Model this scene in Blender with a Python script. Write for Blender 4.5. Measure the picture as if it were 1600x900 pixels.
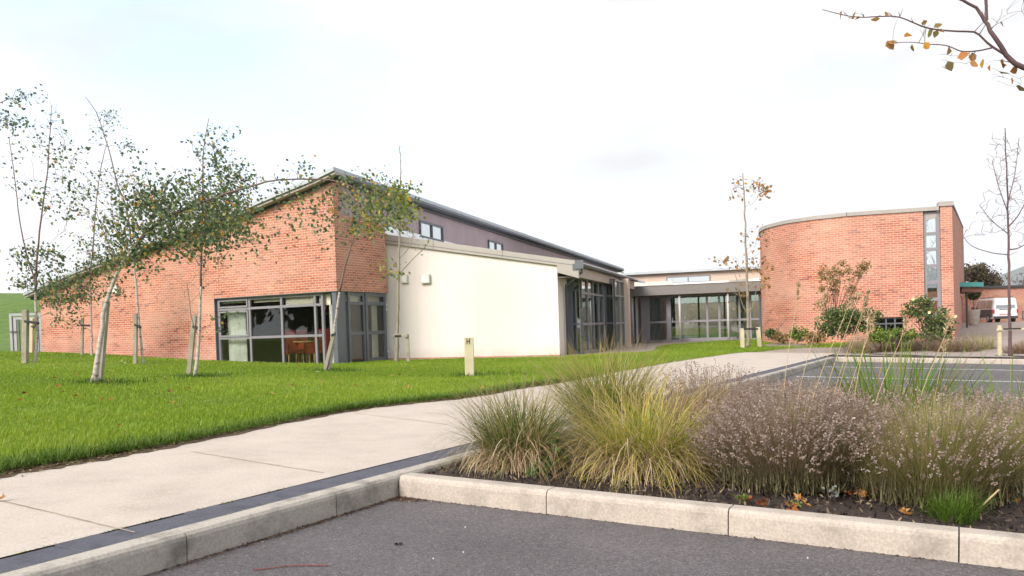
import bpy, math, random
import numpy as np
from mathutils import Vector, Matrix
random.seed(7); rng = np.random.default_rng(7)
sc = bpy.context.scene
for o in list(bpy.data.objects): bpy.data.objects.remove(o)
# ---------------------------------------------------------------- camera
F = 1290.0; CX = 800.0; CY = 542.0; RHO = 0.033; TH = math.atan((CY-510)/F); CAMZ = 0.95
cam = bpy.data.cameras.new('camera'); co = bpy.data.objects.new('camera', cam); sc.collection.objects.link(co)
cam.sensor_width = 36; cam.lens = 36*F/1600; cam.shift_y = (CY-450)/1600; cam.clip_end = 9000; cam.clip_start = 0.05
RM = Matrix.Rotation(math.pi/2-TH, 4, 'X') @ Matrix.Rotation(-RHO, 4, 'Z')
co.matrix_world = Matrix.Translation((0, 0, CAMZ)) @ RM
sc.camera = co
sc.render.resolution_x = 1024; sc.render.resolution_y = 576
# ---------------------------------------------------------------- light
SUN_AZ = math.radians(222)     # compass-like: direction the light comes from, clockwise from +Y
SUN_EL = math.radians(33)
w = bpy.data.worlds.new('World'); sc.world = w; w.use_nodes = True
nt = w.node_tree; nt.nodes.clear()
def N(t, **k):
    n = nt.nodes.new(t)
    for a, b in k.items(): setattr(n, a, b)
    return n
sky = N('ShaderNodeTexSky', sky_type='NISHITA', sun_disc=False, sun_elevation=SUN_EL, sun_rotation=SUN_AZ)
sky.air_density = 1.0; sky.dust_density = 2.0
tc = N('ShaderNodeTexCoord'); mp = N('ShaderNodeMapping'); mp.inputs['Scale'].default_value = (1.0, 1.0, 3.0)
mp.inputs['Location'].default_value = (0.35, 0.1, 0.25)
n1 = N('ShaderNodeTexNoise'); n1.inputs['Scale'].default_value = 2.6; n1.inputs['Detail'].default_value = 7; n1.inputs['Roughness'].default_value = 0.5
r1 = N('ShaderNodeValToRGB'); r1.color_ramp.elements[0].position = 0.34; r1.color_ramp.elements[1].position = 0.55
r1.color_ramp.elements[0].color = (0.30, 0.30, 0.30, 1)
n2 = N('ShaderNodeTexNoise'); n2.inputs['Scale'].default_value = 2.6; n2.inputs['Detail'].default_value = 5
r2 = N('ShaderNodeValToRGB'); r2.color_ramp.elements[0].position = 0.36; r2.color_ramp.elements[1].position = 0.52
r2.color_ramp.elements[0].color = (3.5, 3.45, 3.47, 1); r2.color_ramp.elements[1].color = (4.8, 4.77, 4.73, 1)
mp2 = N('ShaderNodeMapping'); mp2.inputs['Location'].default_value = (3.1, 1.3, 5.2); mp2.inputs['Scale'].default_value = (1, 1, 2.6)
mx = N('ShaderNodeMix', data_type='RGBA'); bg = N('ShaderNodeBackground'); wo = N('ShaderNodeOutputWorld')
L = nt.links.new
L(tc.outputs['Generated'], mp.inputs[0]); L(mp.outputs[0], n1.inputs['Vector']); L(n1.outputs['Fac'], r1.inputs[0])
L(tc.outputs['Generated'], mp2.inputs[0]); L(mp2.outputs[0], n2.inputs['Vector']); L(n2.outputs['Fac'], r2.inputs[0])
L(r1.outputs[0], mx.inputs['Factor']); sb = N('ShaderNodeVectorMath', operation='SCALE'); sb.inputs['Scale'].default_value = 1.9; L(sky.outputs[0], sb.inputs[0]); L(sb.outputs[0], mx.inputs['A']); L(r2.outputs[0], mx.inputs['B'])
sz = N('ShaderNodeSeparateXYZ'); L(tc.outputs['Generated'], sz.inputs[0]); mr = N('ShaderNodeMapRange'); mr.inputs['From Min'].default_value = 0.06; mr.inputs['From Max'].default_value = 0.22; L(sz.outputs[2], mr.inputs['Value'])
mh = N('ShaderNodeMix', data_type='RGBA'); L(mr.outputs[0], mh.inputs['Factor']); mh.inputs['A'].default_value = (5.8, 5.8, 5.85, 1); L(mx.outputs['Result'], mh.inputs['B']); L(mh.outputs['Result'], bg.inputs[0]); bg.inputs[1].default_value = 0.10; L(bg.outputs[0], wo.inputs[0])
sl = bpy.data.lights.new('sun', 'SUN'); sl.energy = 2.15; sl.angle = math.radians(26.0); sl.color = (1, 0.945, 0.88)
so = bpy.data.objects.new('sun', sl); sc.collection.objects.link(so)
sd = Vector((math.sin(SUN_AZ)*math.cos(SUN_EL), math.cos(SUN_AZ)*math.cos(SUN_EL), math.sin(SUN_EL)))
so.rotation_euler = sd.to_track_quat('Z', 'Y').to_euler(); so.location = (0, 0, 30)
vs = sc.view_settings; vs.view_transform = 'Standard'; vs.look = 'None'; vs.gamma = 1; vs.use_curve_mapping = False
vs.exposure = 1.37
# ---------------------------------------------------------------- geometry helpers
R3 = np.array(RM.to_3x3())
def ray(x, y):
    r = R3 @ np.array([(x-CX)/F, (CY-y)/F, -1.0]); return r/r[1]
def at(x, y, D):                      # point at forward distance D
    r = ray(x, y)*D; return Vector((r[0], r[1], r[2]+CAMZ))
def lev(x, y, z=0.0):                 # point on level z
    r = ray(x, y); k = (z-CAMZ)/r[2]; return Vector((r[0]*k, r[1]*k, z))
GN = np.array([0.0283893, -0.000633, 0.9995967])
def zp(x, y): return (-GN[0]*x - GN[1]*y)/GN[2]
def gp(x, y, h=0.0):                  # point on the tilted car-park plane raised by h
    r = ray(x, y); k = -(CAMZ-h)/(r @ GN); return Vector((r[0]*k, r[1]*k, r[2]*k+CAMZ))
AD = Vector((0.8762, -0.4820, 0)); AD.z = -(AD.x*GN[0]+AD.y*GN[1])/GN[2]; AD.normalize()
BD = Vector((0.4748, 0.8801, 0)); BD.z = -(BD.x*GN[0]+BD.y*GN[1])/GN[2]; BD.normalize()
OG = gp(622, 776)
def G(s, t, h=0.0): return OG + AD*s + BD*t + Vector(GN)*h
def st(p): d = Vector(p)-OG; return d.dot(AD), d.dot(BD)
def sm(a, b, x): k = np.clip((x-a)/(b-a), 0, 1); return k*k*(3-2*k)
def GZ(x, y):                         # general ground height
    s, t = st((x, y, zp(x, y))); k = float(sm(19, 27, t))
    return zp(x, y)*(1-k) + 0.0*k + (0.10 if False else 0)
def project(P):
    P = np.asarray(P, float) - np.array([0, 0, CAMZ]); c = P @ R3
    return np.stack([CX - F*c[:, 0]/c[:, 2], CY + F*c[:, 1]/c[:, 2]], 1)

class MB:
    def __init__(s): s.v = []; s.f = []; s.m = []; s.M = Matrix.Identity(4); s.cur = 0
    def add(s, vs, fs):
        b = len(s.v); s.v += [tuple(s.M @ Vector(v)) for v in vs]; s.f += [tuple(b+i for i in f) for f in fs]; s.m += [s.cur]*len(fs)
    def box(s, x0, x1, y0, y1, z0, z1):
        s.add([(x0,y0,z0),(x1,y0,z0),(x1,y1,z0),(x0,y1,z0),(x0,y0,z1),(x1,y0,z1),(x1,y1,z1),(x0,y1,z1)],
              [(3,2,1,0),(4,5,6,7),(0,1,5,4),(1,2,6,5),(2,3,7,6),(3,0,4,7)])
    def hexa(s, p):                   # 8 points bottom ring, top ring
        s.add(p, [(3,2,1,0),(4,5,6,7),(0,1,5,4),(1,2,6,5),(2,3,7,6),(3,0,4,7)])
    def prism(s, poly, y0, y1):       # poly in (x,z), extruded along y
        n = len(poly); vs = [(x, y0, z) for x, z in poly]+[(x, y1, z) for x, z in poly]
        s.add(vs, [tuple(range(n)), tuple(range(2*n-1, n-1, -1))]+[(i, i+n, (i+1) % n+n, (i+1) % n) for i in range(n)])
    def slab(s, poly, z0, z1):        # poly in (x,y)
        n = len(poly); vs = [(x, y, z0) for x, y in poly]+[(x, y, z1) for x, y in poly]
        s.add(vs, [tuple(range(n-1, -1, -1)), tuple(range(n, 2*n))]+[(i, (i+1) % n, (i+1) % n+n, i+n) for i in range(n)])
    def tube(s, pts, rad, n=8, cap=True):
        pts = [Vector(p) for p in pts]; m = len(pts)
        if not hasattr(rad, '__len__'): rad = [rad]*m
        vs = []; ref = None
        for i, p in enumerate(pts):
            d = (pts[min(i+1, m-1)]-pts[max(i-1, 0)]).normalized()
            if ref is None: ref = d.orthogonal().normalized()
            ref = (ref - d*ref.dot(d)).normalized(); b = d.cross(ref)
            for k in range(n):
                a = 2*math.pi*k/n; vs.append(p+(ref*math.cos(a)+b*math.sin(a))*rad[i])
        fs = [(i*n+k, i*n+(k+1) % n, (i+1)*n+(k+1) % n, (i+1)*n+k) for i in range(m-1) for k in range(n)]
        if cap: fs += [tuple(range(n-1, -1, -1)), tuple((m-1)*n+k for k in range(n))]
        s.add(vs, fs)
    def build(s, name, mats, parent=None, bevel=0, smooth=False, kind=None):
        if not isinstance(mats, (list, tuple)): mats = [mats]
        me = bpy.data.meshes.new(name); me.from_pydata(s.v, [], s.f)
        for m in mats: me.materials.append(m)
        if len(mats) > 1: me.polygons.foreach_set('material_index', s.m)
        if smooth: me.polygons.foreach_set('use_smooth', [True]*len(me.polygons))
        me.update(); o = bpy.data.objects.new(name, me); sc.collection.objects.link(o)
        if parent: o.parent = parent
        if kind: o['kind'] = kind
        if bevel:
            b = o.modifiers.new('bevel', 'BEVEL'); b.width = bevel; b.segments = 2; b.limit_method = 'ANGLE'
        return o
def npmesh(name, V, Fc, mat, parent=None, attrs=None, smooth=False):
    me = bpy.data.meshes.new(name); V = np.asarray(V, np.float32); Fc = np.asarray(Fc, np.int32); k = Fc.shape[1]
    me.vertices.add(len(V)); me.vertices.foreach_set('co', V.ravel())
    me.loops.add(Fc.size); me.loops.foreach_set('vertex_index', Fc.ravel())
    me.polygons.add(len(Fc)); me.polygons.foreach_set('loop_start', np.arange(0, Fc.size, k, dtype=np.int32))
    me.polygons.foreach_set('loop_total', np.full(len(Fc), k, np.int32))
    if smooth: me.polygons.foreach_set('use_smooth', np.ones(len(Fc), bool))
    me.materials.append(mat); me.update(calc_edges=True)
    for a, val in (attrs or {}).items():
        at_ = me.attributes.new(a, 'FLOAT', 'POINT'); at_.data.foreach_set('value', np.asarray(val, np.float32))
    o = bpy.data.objects.new(name, me); sc.collection.objects.link(o)
    if parent: o.parent = parent
    return o
def tag(o, label=None, cat=None, group=None, kind=None):
    if label: o['label'] = label
    if cat: o['category'] = cat
    if group: o['group'] = group
    if kind: o['kind'] = kind
    return o
def thing(name, label, cat, loc=(0, 0, 0), rz=0.0, group=None):
    o = bpy.data.objects.new(name, None); sc.collection.objects.link(o); o.empty_display_size = 0.2
    o.matrix_basis = Matrix.Translation(loc) @ Matrix.Rotation(rz, 4, 'Z'); return tag(o, label, cat, group)
def copy_tree(o, parent=None):
    c = o.copy(); sc.collection.objects.link(c)
    if parent: c.parent = parent
    for ch in [x for x in bpy.data.objects if x.parent == o]: copy_tree(ch, c)
    return c
# ---------------------------------------------------------------- materials
def mat(name, col=(0.5, 0.5, 0.5), rough=0.8, metal=0.0, var=0.0, vscale=5.0, bump=0.0, bscale=40.0, col2=None, detail=4, spec=None, coord='Object'):
    m = bpy.data.materials.new(name); m.use_nodes = True; t = m.node_tree; b = t.nodes['Principled BSDF']
    b.inputs['Base Color'].default_value = (*col, 1); b.inputs['Roughness'].default_value = rough; b.inputs['Metallic'].default_value = metal
    if spec is not None: b.inputs['Specular IOR Level'].default_value = spec
    tcn = t.nodes.new('ShaderNodeTexCoord')
    if var or col2:
        n = t.nodes.new('ShaderNodeTexNoise'); n.inputs['Scale'].default_value = vscale; n.inputs['Detail'].default_value = detail
        t.links.new(tcn.outputs[coord], n.inputs['Vector']); r = t.nodes.new('ShaderNodeValToRGB')
        r.color_ramp.elements[0].position = 0.3; r.color_ramp.elements[1].position = 0.7
        c2 = col2 if col2 else tuple(c*(1+var) for c in col); c1 = col if col2 else tuple(c*(1-var) for c in col)
        r.color_ramp.elements[0].color = (*c1, 1); r.color_ramp.elements[1].color = (*c2, 1)
        t.links.new(n.outputs['Fac'], r.inputs[0]); t.links.new(r.outputs[0], b.inputs['Base Color'])
    if bump:
        n = t.nodes.new('ShaderNodeTexNoise'); n.inputs['Scale'].default_value = bscale; n.inputs['Detail'].default_value = 6
        t.links.new(tcn.outputs[coord], n.inputs['Vector']); bp = t.nodes.new('ShaderNodeBump'); bp.inputs['Strength'].default_value = bump; bp.inputs['Distance'].default_value = 0.02
        t.links.new(n.outputs['Fac'], bp.inputs['Height']); t.links.new(bp.outputs[0], b.inputs['Normal'])
    return m
def ramp(t, stops):
    r = t.nodes.new('ShaderNodeValToRGB'); e = r.color_ramp.elements
    while len(e) < len(stops): e.new(0.5)
    for i, (p, c) in enumerate(stops): e[i].position = p; e[i].color = (*c, 1)
    return r
def brickmat(name, uv=False, c1=(0.36, 0.102, 0.056), c2=(0.455, 0.163, 0.101), mortar=(0.53, 0.42, 0.34)):
    m = bpy.data.materials.new(name); m.use_nodes = True; t = m.node_tree; b = t.nodes['Principled BSDF']; b.inputs['Roughness'].default_value = 0.85
    b.inputs['Specular IOR Level'].default_value = 0.25
    c = t.nodes.new('ShaderNodeTexCoord'); s = t.nodes.new('ShaderNodeSeparateXYZ'); cb = t.nodes.new('ShaderNodeCombineXYZ')
    lk = t.links.new
    if uv: lk(c.outputs['UV'], cb.inputs[0]); vec = c.outputs['UV']
    else:
        ad = t.nodes.new('ShaderNodeMath'); lk(c.outputs['Object'], s.inputs[0]); lk(s.outputs[0], ad.inputs[0]); lk(s.outputs[1], ad.inputs[1])
        lk(ad.outputs[0], cb.inputs[0]); lk(s.outputs[2], cb.inputs[1]); vec = cb.outputs[0]
    br = t.nodes.new('ShaderNodeTexBrick'); lk(vec, br.inputs['Vector'])
    br.inputs['Scale'].default_value = 1.0; br.inputs['Brick Width'].default_value = 0.225; br.inputs['Row Height'].default_value = 0.075
    br.inputs['Mortar Size'].default_value = 0.0085; br.inputs['Mortar Smooth'].default_value = 0.25; br.inputs['Bias'].default_value = -0.1; br.offset = 0.5
    br.inputs['Color1'].default_value = (*c1, 1); br.inputs['Color2'].default_value = (*c2, 1); br.inputs['Mortar'].default_value = (*mortar, 1)
    # per-brick odd dark / pale headers with a second offset brick lattice
    b2 = t.nodes.new('ShaderNodeTexBrick'); lk(vec, b2.inputs['Vector']); b2.inputs['Scale'].default_value = 1.0
    b2.inputs['Brick Width'].default_value = 0.225; b2.inputs['Row Height'].default_value = 0.075; b2.inputs['Mortar Size'].default_value = 0.0
    b2.inputs['Color1'].default_value = (0, 0, 0, 1); b2.inputs['Color2'].default_value = (1, 1, 1, 1); b2.offset = 0.5; b2.inputs['Bias'].default_value = 0
    rr = ramp(t, [(0.0, (0.66, 0.68, 0.78)), (0.035, (0.72, 0.72, 0.78)), (0.06, (1, 1, 1)), (0.9, (1.05, 1.0, 0.98)), (1.0, (1.25, 1.15, 1.05))]); lk(b2.outputs['Color'], rr.inputs[0])
    mu = t.nodes.new('ShaderNodeMix'); mu.data_type = 'RGBA'; mu.blend_type = 'MULTIPLY'; mu.inputs['Factor'].default_value = 1
    lk(br.outputs['Color'], mu.inputs['A']); lk(rr.outputs[0], mu.inputs['B'])
    # pale bloom (efflorescence) stains
    n = t.nodes.new('ShaderNodeTexNoise'); mpn = t.nodes.new('ShaderNodeMapping'); mpn.inputs['Scale'].default_value = (0.45, 1.0, 1.0); lk(vec, mpn.inputs[0]); lk(mpn.outputs[0], n.inputs['Vector'])
    n.inputs['Scale'].default_value = 0.9; n.inputs['Detail'].default_value = 8; n.inputs['Roughness'].default_value = 0.65
    r2 = ramp(t, [(0.40, (0.0, 0.0, 0.0)), (0.72, (0.75, 0.75, 0.75))]); lk(n.outputs['Fac'], r2.inputs[0])
    m2 = t.nodes.new('ShaderNodeMix'); m2.data_type = 'RGBA'; lk(r2.outputs[0], m2.inputs['Factor']); lk(mu.outputs['Result'], m2.inputs['A']); m2.inputs['B'].default_value = (0.57, 0.35, 0.265, 1)
    lk(m2.outputs['Result'], b.inputs['Base Color'])
    bp = t.nodes.new('ShaderNodeBump'); bp.inputs['Strength'].default_value = 0.5; bp.inputs['Distance'].default_value = 0.01; bp.invert = True
    lk(br.outputs['Fac'], bp.inputs['Height']); lk(bp.outputs[0], b.inputs['Normal'])
    return m
def glassmat(name, tint=(0.80, 0.86, 0.84), refl=0.10):
    m = bpy.data.materials.new(name); m.use_nodes = True; t = m.node_tree; t.nodes.clear(); lk = t.links.new
    o = t.nodes.new('ShaderNodeOutputMaterial'); tr = t.nodes.new('ShaderNodeBsdfTransparent'); tr.inputs[0].default_value = (*tint, 1)
    gl = t.nodes.new('ShaderNodeBsdfGlossy'); gl.inputs['Roughness'].default_value = 0.012; gl.inputs[0].default_value = (0.9, 0.95, 0.95, 1)
    fr = t.nodes.new('ShaderNodeFresnel'); fr.inputs[0].default_value = 1.5; a = t.nodes.new('ShaderNodeMath'); a.operation = 'ADD'; a.inputs[1].default_value = refl; a.use_clamp = True
    n = t.nodes.new('ShaderNodeTexNoise'); n.inputs['Scale'].default_value = 0.7; tcn = t.nodes.new('ShaderNodeTexCoord'); lk(tcn.outputs['Object'], n.inputs['Vector'])
    bp = t.nodes.new('ShaderNodeBump'); bp.inputs['Strength'].default_value = 0.12; bp.inputs['Distance'].default_value = 0.02; lk(n.outputs['Fac'], bp.inputs['Height']); lk(bp.outputs[0], gl.inputs['Normal'])
    mx_ = t.nodes.new('ShaderNodeMixShader'); lk(fr.outputs[0], a.inputs[0]); lk(a.outputs[0], mx_.inputs[0]); lk(tr.outputs[0], mx_.inputs[1]); lk(gl.outputs[0], mx_.inputs[2]); lk(mx_.outputs[0], o.inputs[0])
    return m
def leafmat(name, stops, transl=0.35, rough=0.6, along=None):
    m = bpy.data.materials.new(name); m.use_nodes = True; t = m.node_tree; lk = t.links.new; b = t.nodes['Principled BSDF']; out = t.nodes['Material Output']
    a = t.nodes.new('ShaderNodeAttribute'); a.attribute_name = 'tint'; r = ramp(t, stops); lk(a.outputs['Fac'], r.inputs[0]); colr = r.outputs[0]
    if along:
        a2 = t.nodes.new('ShaderNodeAttribute'); a2.attribute_name = 'along'; r2 = ramp(t, [(along[0], (0, 0, 0)), (along[1], (1, 1, 1))]); lk(a2.outputs['Fac'], r2.inputs[0])
        mm = t.nodes.new('ShaderNodeMix'); mm.data_type = 'RGBA'; lk(r2.outputs[0], mm.inputs['Factor']); lk(colr, mm.inputs['A']); mm.inputs['B'].default_value = (*along[2], 1); colr = mm.outputs['Result']
    lk(colr, b.inputs['Base Color']); b.inputs['Roughness'].default_value = rough; b.inputs['Specular IOR Level'].default_value = 0.3
    tl = t.nodes.new('ShaderNodeBsdfTranslucent'); lk(colr, tl.inputs[0]); ms = t.nodes.new('ShaderNodeMixShader'); ms.inputs[0].default_value = transl
    lk(b.outputs[0], ms.inputs[1]); lk(tl.outputs[0], ms.inputs[2]); lk(ms.outputs[0], out.inputs[0])
    return m
BRICK = brickmat('brick'); BRICKC = brickmat('brick_curved', uv=True)
RENDER = mat('cream_render', (0.69, 0.625, 0.58), 0.9, var=0.03, vscale=0.6, bump=0.15, bscale=60)
def weather(m, z0, z1, topz=None, dirt=(0.48, 0.40, 0.31)):
    """splash dirt at the wall foot and faint rain streaks, broken up by noise"""
    t = m.node_tree; lk = t.links.new; b = t.nodes['Principled BSDF']; src = b.inputs['Base Color'].links[0].from_socket
    c = t.nodes.new('ShaderNodeTexCoord'); sp = t.nodes.new('ShaderNodeSeparateXYZ'); lk(c.outputs['Object'], sp.inputs[0])
    mr_ = t.nodes.new('ShaderNodeMapRange'); mr_.inputs['From Min'].default_value = z1; mr_.inputs['From Max'].default_value = z0; lk(sp.outputs[2], mr_.inputs['Value'])
    n = t.nodes.new('ShaderNodeTexNoise'); n.inputs['Scale'].default_value = 3.0; n.inputs['Detail'].default_value = 8; lk(c.outputs['Object'], n.inputs['Vector'])
    mu = t.nodes.new('ShaderNodeMath'); mu.operation = 'MULTIPLY'; lk(mr_.outputs[0], mu.inputs[0]); lk(n.outputs['Fac'], mu.inputs[1])
    mp_ = t.nodes.new('ShaderNodeMapping'); mp_.inputs['Scale'].default_value = (7, 7, 0.25); lk(c.outputs['Object'], mp_.inputs[0])
    n2_ = t.nodes.new('ShaderNodeTexNoise'); n2_.inputs['Scale'].default_value = 1.0; n2_.inputs['Detail'].default_value = 5; lk(mp_.outputs[0], n2_.inputs['Vector'])
    r_ = ramp(t, [(0.52, (0, 0, 0)), (0.80, (0.22, 0.22, 0.22))]); lk(n2_.outputs['Fac'], r_.inputs[0])
    ad = t.nodes.new('ShaderNodeMath'); ad.operation = 'ADD'; ad.use_clamp = True; lk(mu.outputs[0], ad.inputs[0]); lk(r_.outputs[0], ad.inputs[1])
    mm = t.nodes.new('ShaderNodeMix'); mm.data_type = 'RGBA'; lk(ad.outputs[0], mm.inputs['Factor']); lk(src, mm.inputs['A']); mm.inputs['B'].default_value = (*dirt, 1); lk(mm.outputs['Result'], b.inputs['Base Color'])
weather(RENDER, -0.05, 0.40)
RENDER2 = mat('pink_render', (0.55, 0.42, 0.35), 0.9, var=0.06, vscale=0.8)
PURPLE = mat('purple_render', (0.36, 0.28, 0.29), 0.85, var=0.09, vscale=1.2, bump=0.1)
weather(PURPLE, -3, -2, dirt=(0.22, 0.17, 0.18))
FRAME = mat('grey_frame', (0.22, 0.21, 0.225), 0.45, var=0.05, vscale=3)
FRAMED = mat('dark_grey_frame', (0.10, 0.11, 0.13), 0.45, var=0.06, vscale=3)
FASCIA = mat('fascia_metal', (0.33, 0.30, 0.27), 0.5, var=0.05, vscale=1.5)
FASCIAD = mat('link_fascia', (0.17, 0.155, 0.145), 0.5, var=0.05, vscale=1.0)
ROOFM = mat('roof_metal', (0.40, 0.43, 0.45), 0.45, metal=0.2, var=0.08, vscale=2)
WHITEM = mat('white_membrane', (0.85, 0.86, 0.86), 0.5, var=0.03)
DARK = mat('dark_trim', (0.05, 0.05, 0.055), 0.6, var=0.1)
GUT = mat('gutter', (0.09, 0.10, 0.115), 0.4, var=0.06)
STEEL = mat('pale_steel', (0.42, 0.41, 0.41), 0.45, var=0.08, vscale=4)
GLASS = glassmat('glass', (0.84, 0.87, 0.85), 0.03); GLASS2 = glassmat('glass_reflective', (0.60, 0.68, 0.66), 0.16); GLASS3 = glassmat('glass_sky', (0.62, 0.66, 0.66), 0.42); GLASSH = glassmat('glass_upper', (0.5, 0.55, 0.56), 0.62)
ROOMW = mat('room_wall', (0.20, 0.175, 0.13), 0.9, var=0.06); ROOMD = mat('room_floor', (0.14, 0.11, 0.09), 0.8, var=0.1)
ROOMG = mat('corridor_wall', (0.52, 0.54, 0.50), 0.9, var=0.06)
BLIND = mat('blind', (0.66, 0.61, 0.50), 0.85, var=0.04); CURT = mat('curtain', (0.80, 0.82, 0.74), 0.85, var=0.10, vscale=6)
LEATHER = mat('red_leather', (0.30, 0.035, 0.022), 0.4, var=0.1, bump=0.1); WOODL = mat('pale_wood', (0.50, 0.30, 0.12), 0.5, var=0.12, vscale=12)
KERB = None
def concrete(name, base, dark, stain=1.0, sc_=3.0, speck=True, rough=0.85):
    m = bpy.data.materials.new(name); m.use_nodes = True; t = m.node_tree; lk = t.links.new; b = t.nodes['Principled BSDF']; b.inputs['Roughness'].default_value = rough
    b.inputs['Specular IOR Level'].default_value = 0.3
    c = t.nodes.new('ShaderNodeTexCoord'); g = t.nodes.new('ShaderNodeNewGeometry')
    n = t.nodes.new('ShaderNodeTexNoise'); n.inputs['Scale'].default_value = sc_; n.inputs['Detail'].default_value = 9; n.inputs['Roughness'].default_value = 0.62; lk(g.outputs['Position'], n.inputs['Vector'])
    r = ramp(t, [(0.30, dark), (0.50, base), (0.75, tuple(min(1, x*1.1) for x in base))]); lk(n.outputs['Fac'], r.inputs[0])
    n2_ = t.nodes.new('ShaderNodeTexNoise'); n2_.inputs['Scale'].default_value = 90; n2_.inputs['Detail'].default_value = 3; lk(g.outputs['Position'], n2_.inputs['Vector'])
    r2_ = ramp(t, [(0.3, (0.82, 0.82, 0.82)), (0.7, (1.1, 1.1, 1.1))]); lk(n2_.outputs['Fac'], r2_.inputs[0])
    mm = t.nodes.new('ShaderNodeMix'); mm.data_type = 'RGBA'; mm.blend_type = 'MULTIPLY'; mm.inputs['Factor'].default_value = 1; lk(r.outputs[0], mm.inputs['A']); lk(r2_.outputs[0], mm.inputs['B'])
    lk(mm.outputs['Result'], b.inputs['Base Color'])
    bp = t.nodes.new('ShaderNodeBump'); bp.inputs['Strength'].default_value = 0.35; bp.inputs['Distance'].default_value = 0.004; lk(n2_.outputs['Fac'], bp.inputs['Height']); lk(bp.outputs[0], b.inputs['Normal'])
    return m
KERB = concrete('kerb_concrete', (0.42, 0.365, 0.31), (0.29, 0.25, 0.21), sc_=5)
KERBL = concrete('kerb_concrete_weathered', (0.40, 0.36, 0.31), (0.20, 0.18, 0.155), sc_=6)
PATHM = concrete('path_concrete', (0.475, 0.41, 0.35), (0.41, 0.35, 0.295), sc_=2.6)
PAVER = concrete('blue_paver', (0.088, 0.088, 0.108), (0.060, 0.060, 0.075), sc_=7)
SOIL = concrete('soil', (0.10, 0.065, 0.035), (0.04, 0.028, 0.018), sc_=14)
BARK = concrete('mulch', (0.050, 0.036, 0.030), (0.016, 0.012, 0.011), sc_=30)
WPAINT = mat('road_paint', (0.62, 0.62, 0.62), 0.7, var=0.15, vscale=20)
def asphalt():
    m = bpy.data.materials.new('asphalt'); m.use_nodes = True; t = m.node_tree; lk = t.links.new; b = t.nodes['Principled BSDF']; b.inputs['Roughness'].default_value = 0.82
    g = t.nodes.new('ShaderNodeNewGeometry')
    v = t.nodes.new('ShaderNodeTexVoronoi'); v.inputs['Scale'].default_value = 150; lk(g.outputs['Position'], v.inputs['Vector'])
    sp = t.nodes.new('ShaderNodeSeparateColor'); lk(v.outputs['Color'], sp.inputs[0])
    r = ramp(t, [(0, (0.065, 0.057, 0.059)), (0.5, (0.110, 0.098, 0.100)), (0.90, (0.150, 0.135, 0.136)), (1, (0.22, 0.20, 0.20))]); lk(sp.outputs[0], r.inputs[0])
    n = t.nodes.new('ShaderNodeTexNoise'); n.inputs['Scale'].default_value = 1.6; n.inputs['Detail'].default_value = 6; lk(g.outputs['Position'], n.inputs['Vector'])
    r2_ = ramp(t, [(0.3, (0.80, 0.80, 0.80)), (0.7, (1.15, 1.13, 1.14))]); lk(n.outputs['Fac'], r2_.inputs[0])
    mm = t.nodes.new('ShaderNodeMix'); mm.data_type = 'RGBA'; mm.blend_type = 'MULTIPLY'; mm.inputs['Factor'].default_value = 1; lk(r.outputs[0], mm.inputs['A']); lk(r2_.outputs[0], mm.inputs['B']); lk(mm.outputs['Result'], b.inputs['Base Color'])
    bp = t.nodes.new('ShaderNodeBump'); bp.inputs['Strength'].default_value = 0.9; bp.inputs['Distance'].default_value = 0.006; lk(v.outputs['Distance'], bp.inputs['Height']); lk(bp.outputs[0], b.inputs['Normal'])
    return m
ASPH = asphalt()
def paving(name, c1, c2, mor, w_=0.2, h_=0.1):
    m = bpy.data.materials.new(name); m.use_nodes = True; t = m.node_tree; lk = t.links.new; b = t.nodes['Principled BSDF']; b.inputs['Roughness'].default_value = 0.85
    g = t.nodes.new('ShaderNodeNewGeometry'); br = t.nodes.new('ShaderNodeTexBrick'); lk(g.outputs['Position'], br.inputs['Vector']); br.inputs['Scale'].default_value = 1
    br.inputs['Brick Width'].default_value = w_; br.inputs['Row Height'].default_value = h_; br.inputs['Mortar Size'].default_value = 0.006
    br.inputs['Color1'].default_value = (*c1, 1); br.inputs['Color2'].default_value = (*c2, 1); br.inputs['Mortar'].default_value = (*mor, 1); lk(br.outputs['Color'], b.inputs['Base Color'])
    return m
PLAZA = paving('brick_paving', (0.27, 0.21, 0.18), (0.36, 0.30, 0.26), (0.16, 0.14, 0.12))
LAWNB = mat('lawn_base', (0.15, 0.22, 0.018), 0.9, var=0.3, vscale=1.0, bump=0.3)
GRASSM = leafmat('grass_blade', [(0, (0.13, 0.22, 0.014)), (0.5, (0.225, 0.325, 0.022)), (0.85, (0.30, 0.38, 0.04)), (1, (0.42, 0.38, 0.14))], 0.40, 0.55)
HILLM = mat('bank_grass', (0.055, 0.11, 0.012), 0.9, col2=(0.11, 0.18, 0.018), vscale=2.5, detail=8, bump=0.5, bscale=12)
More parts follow.
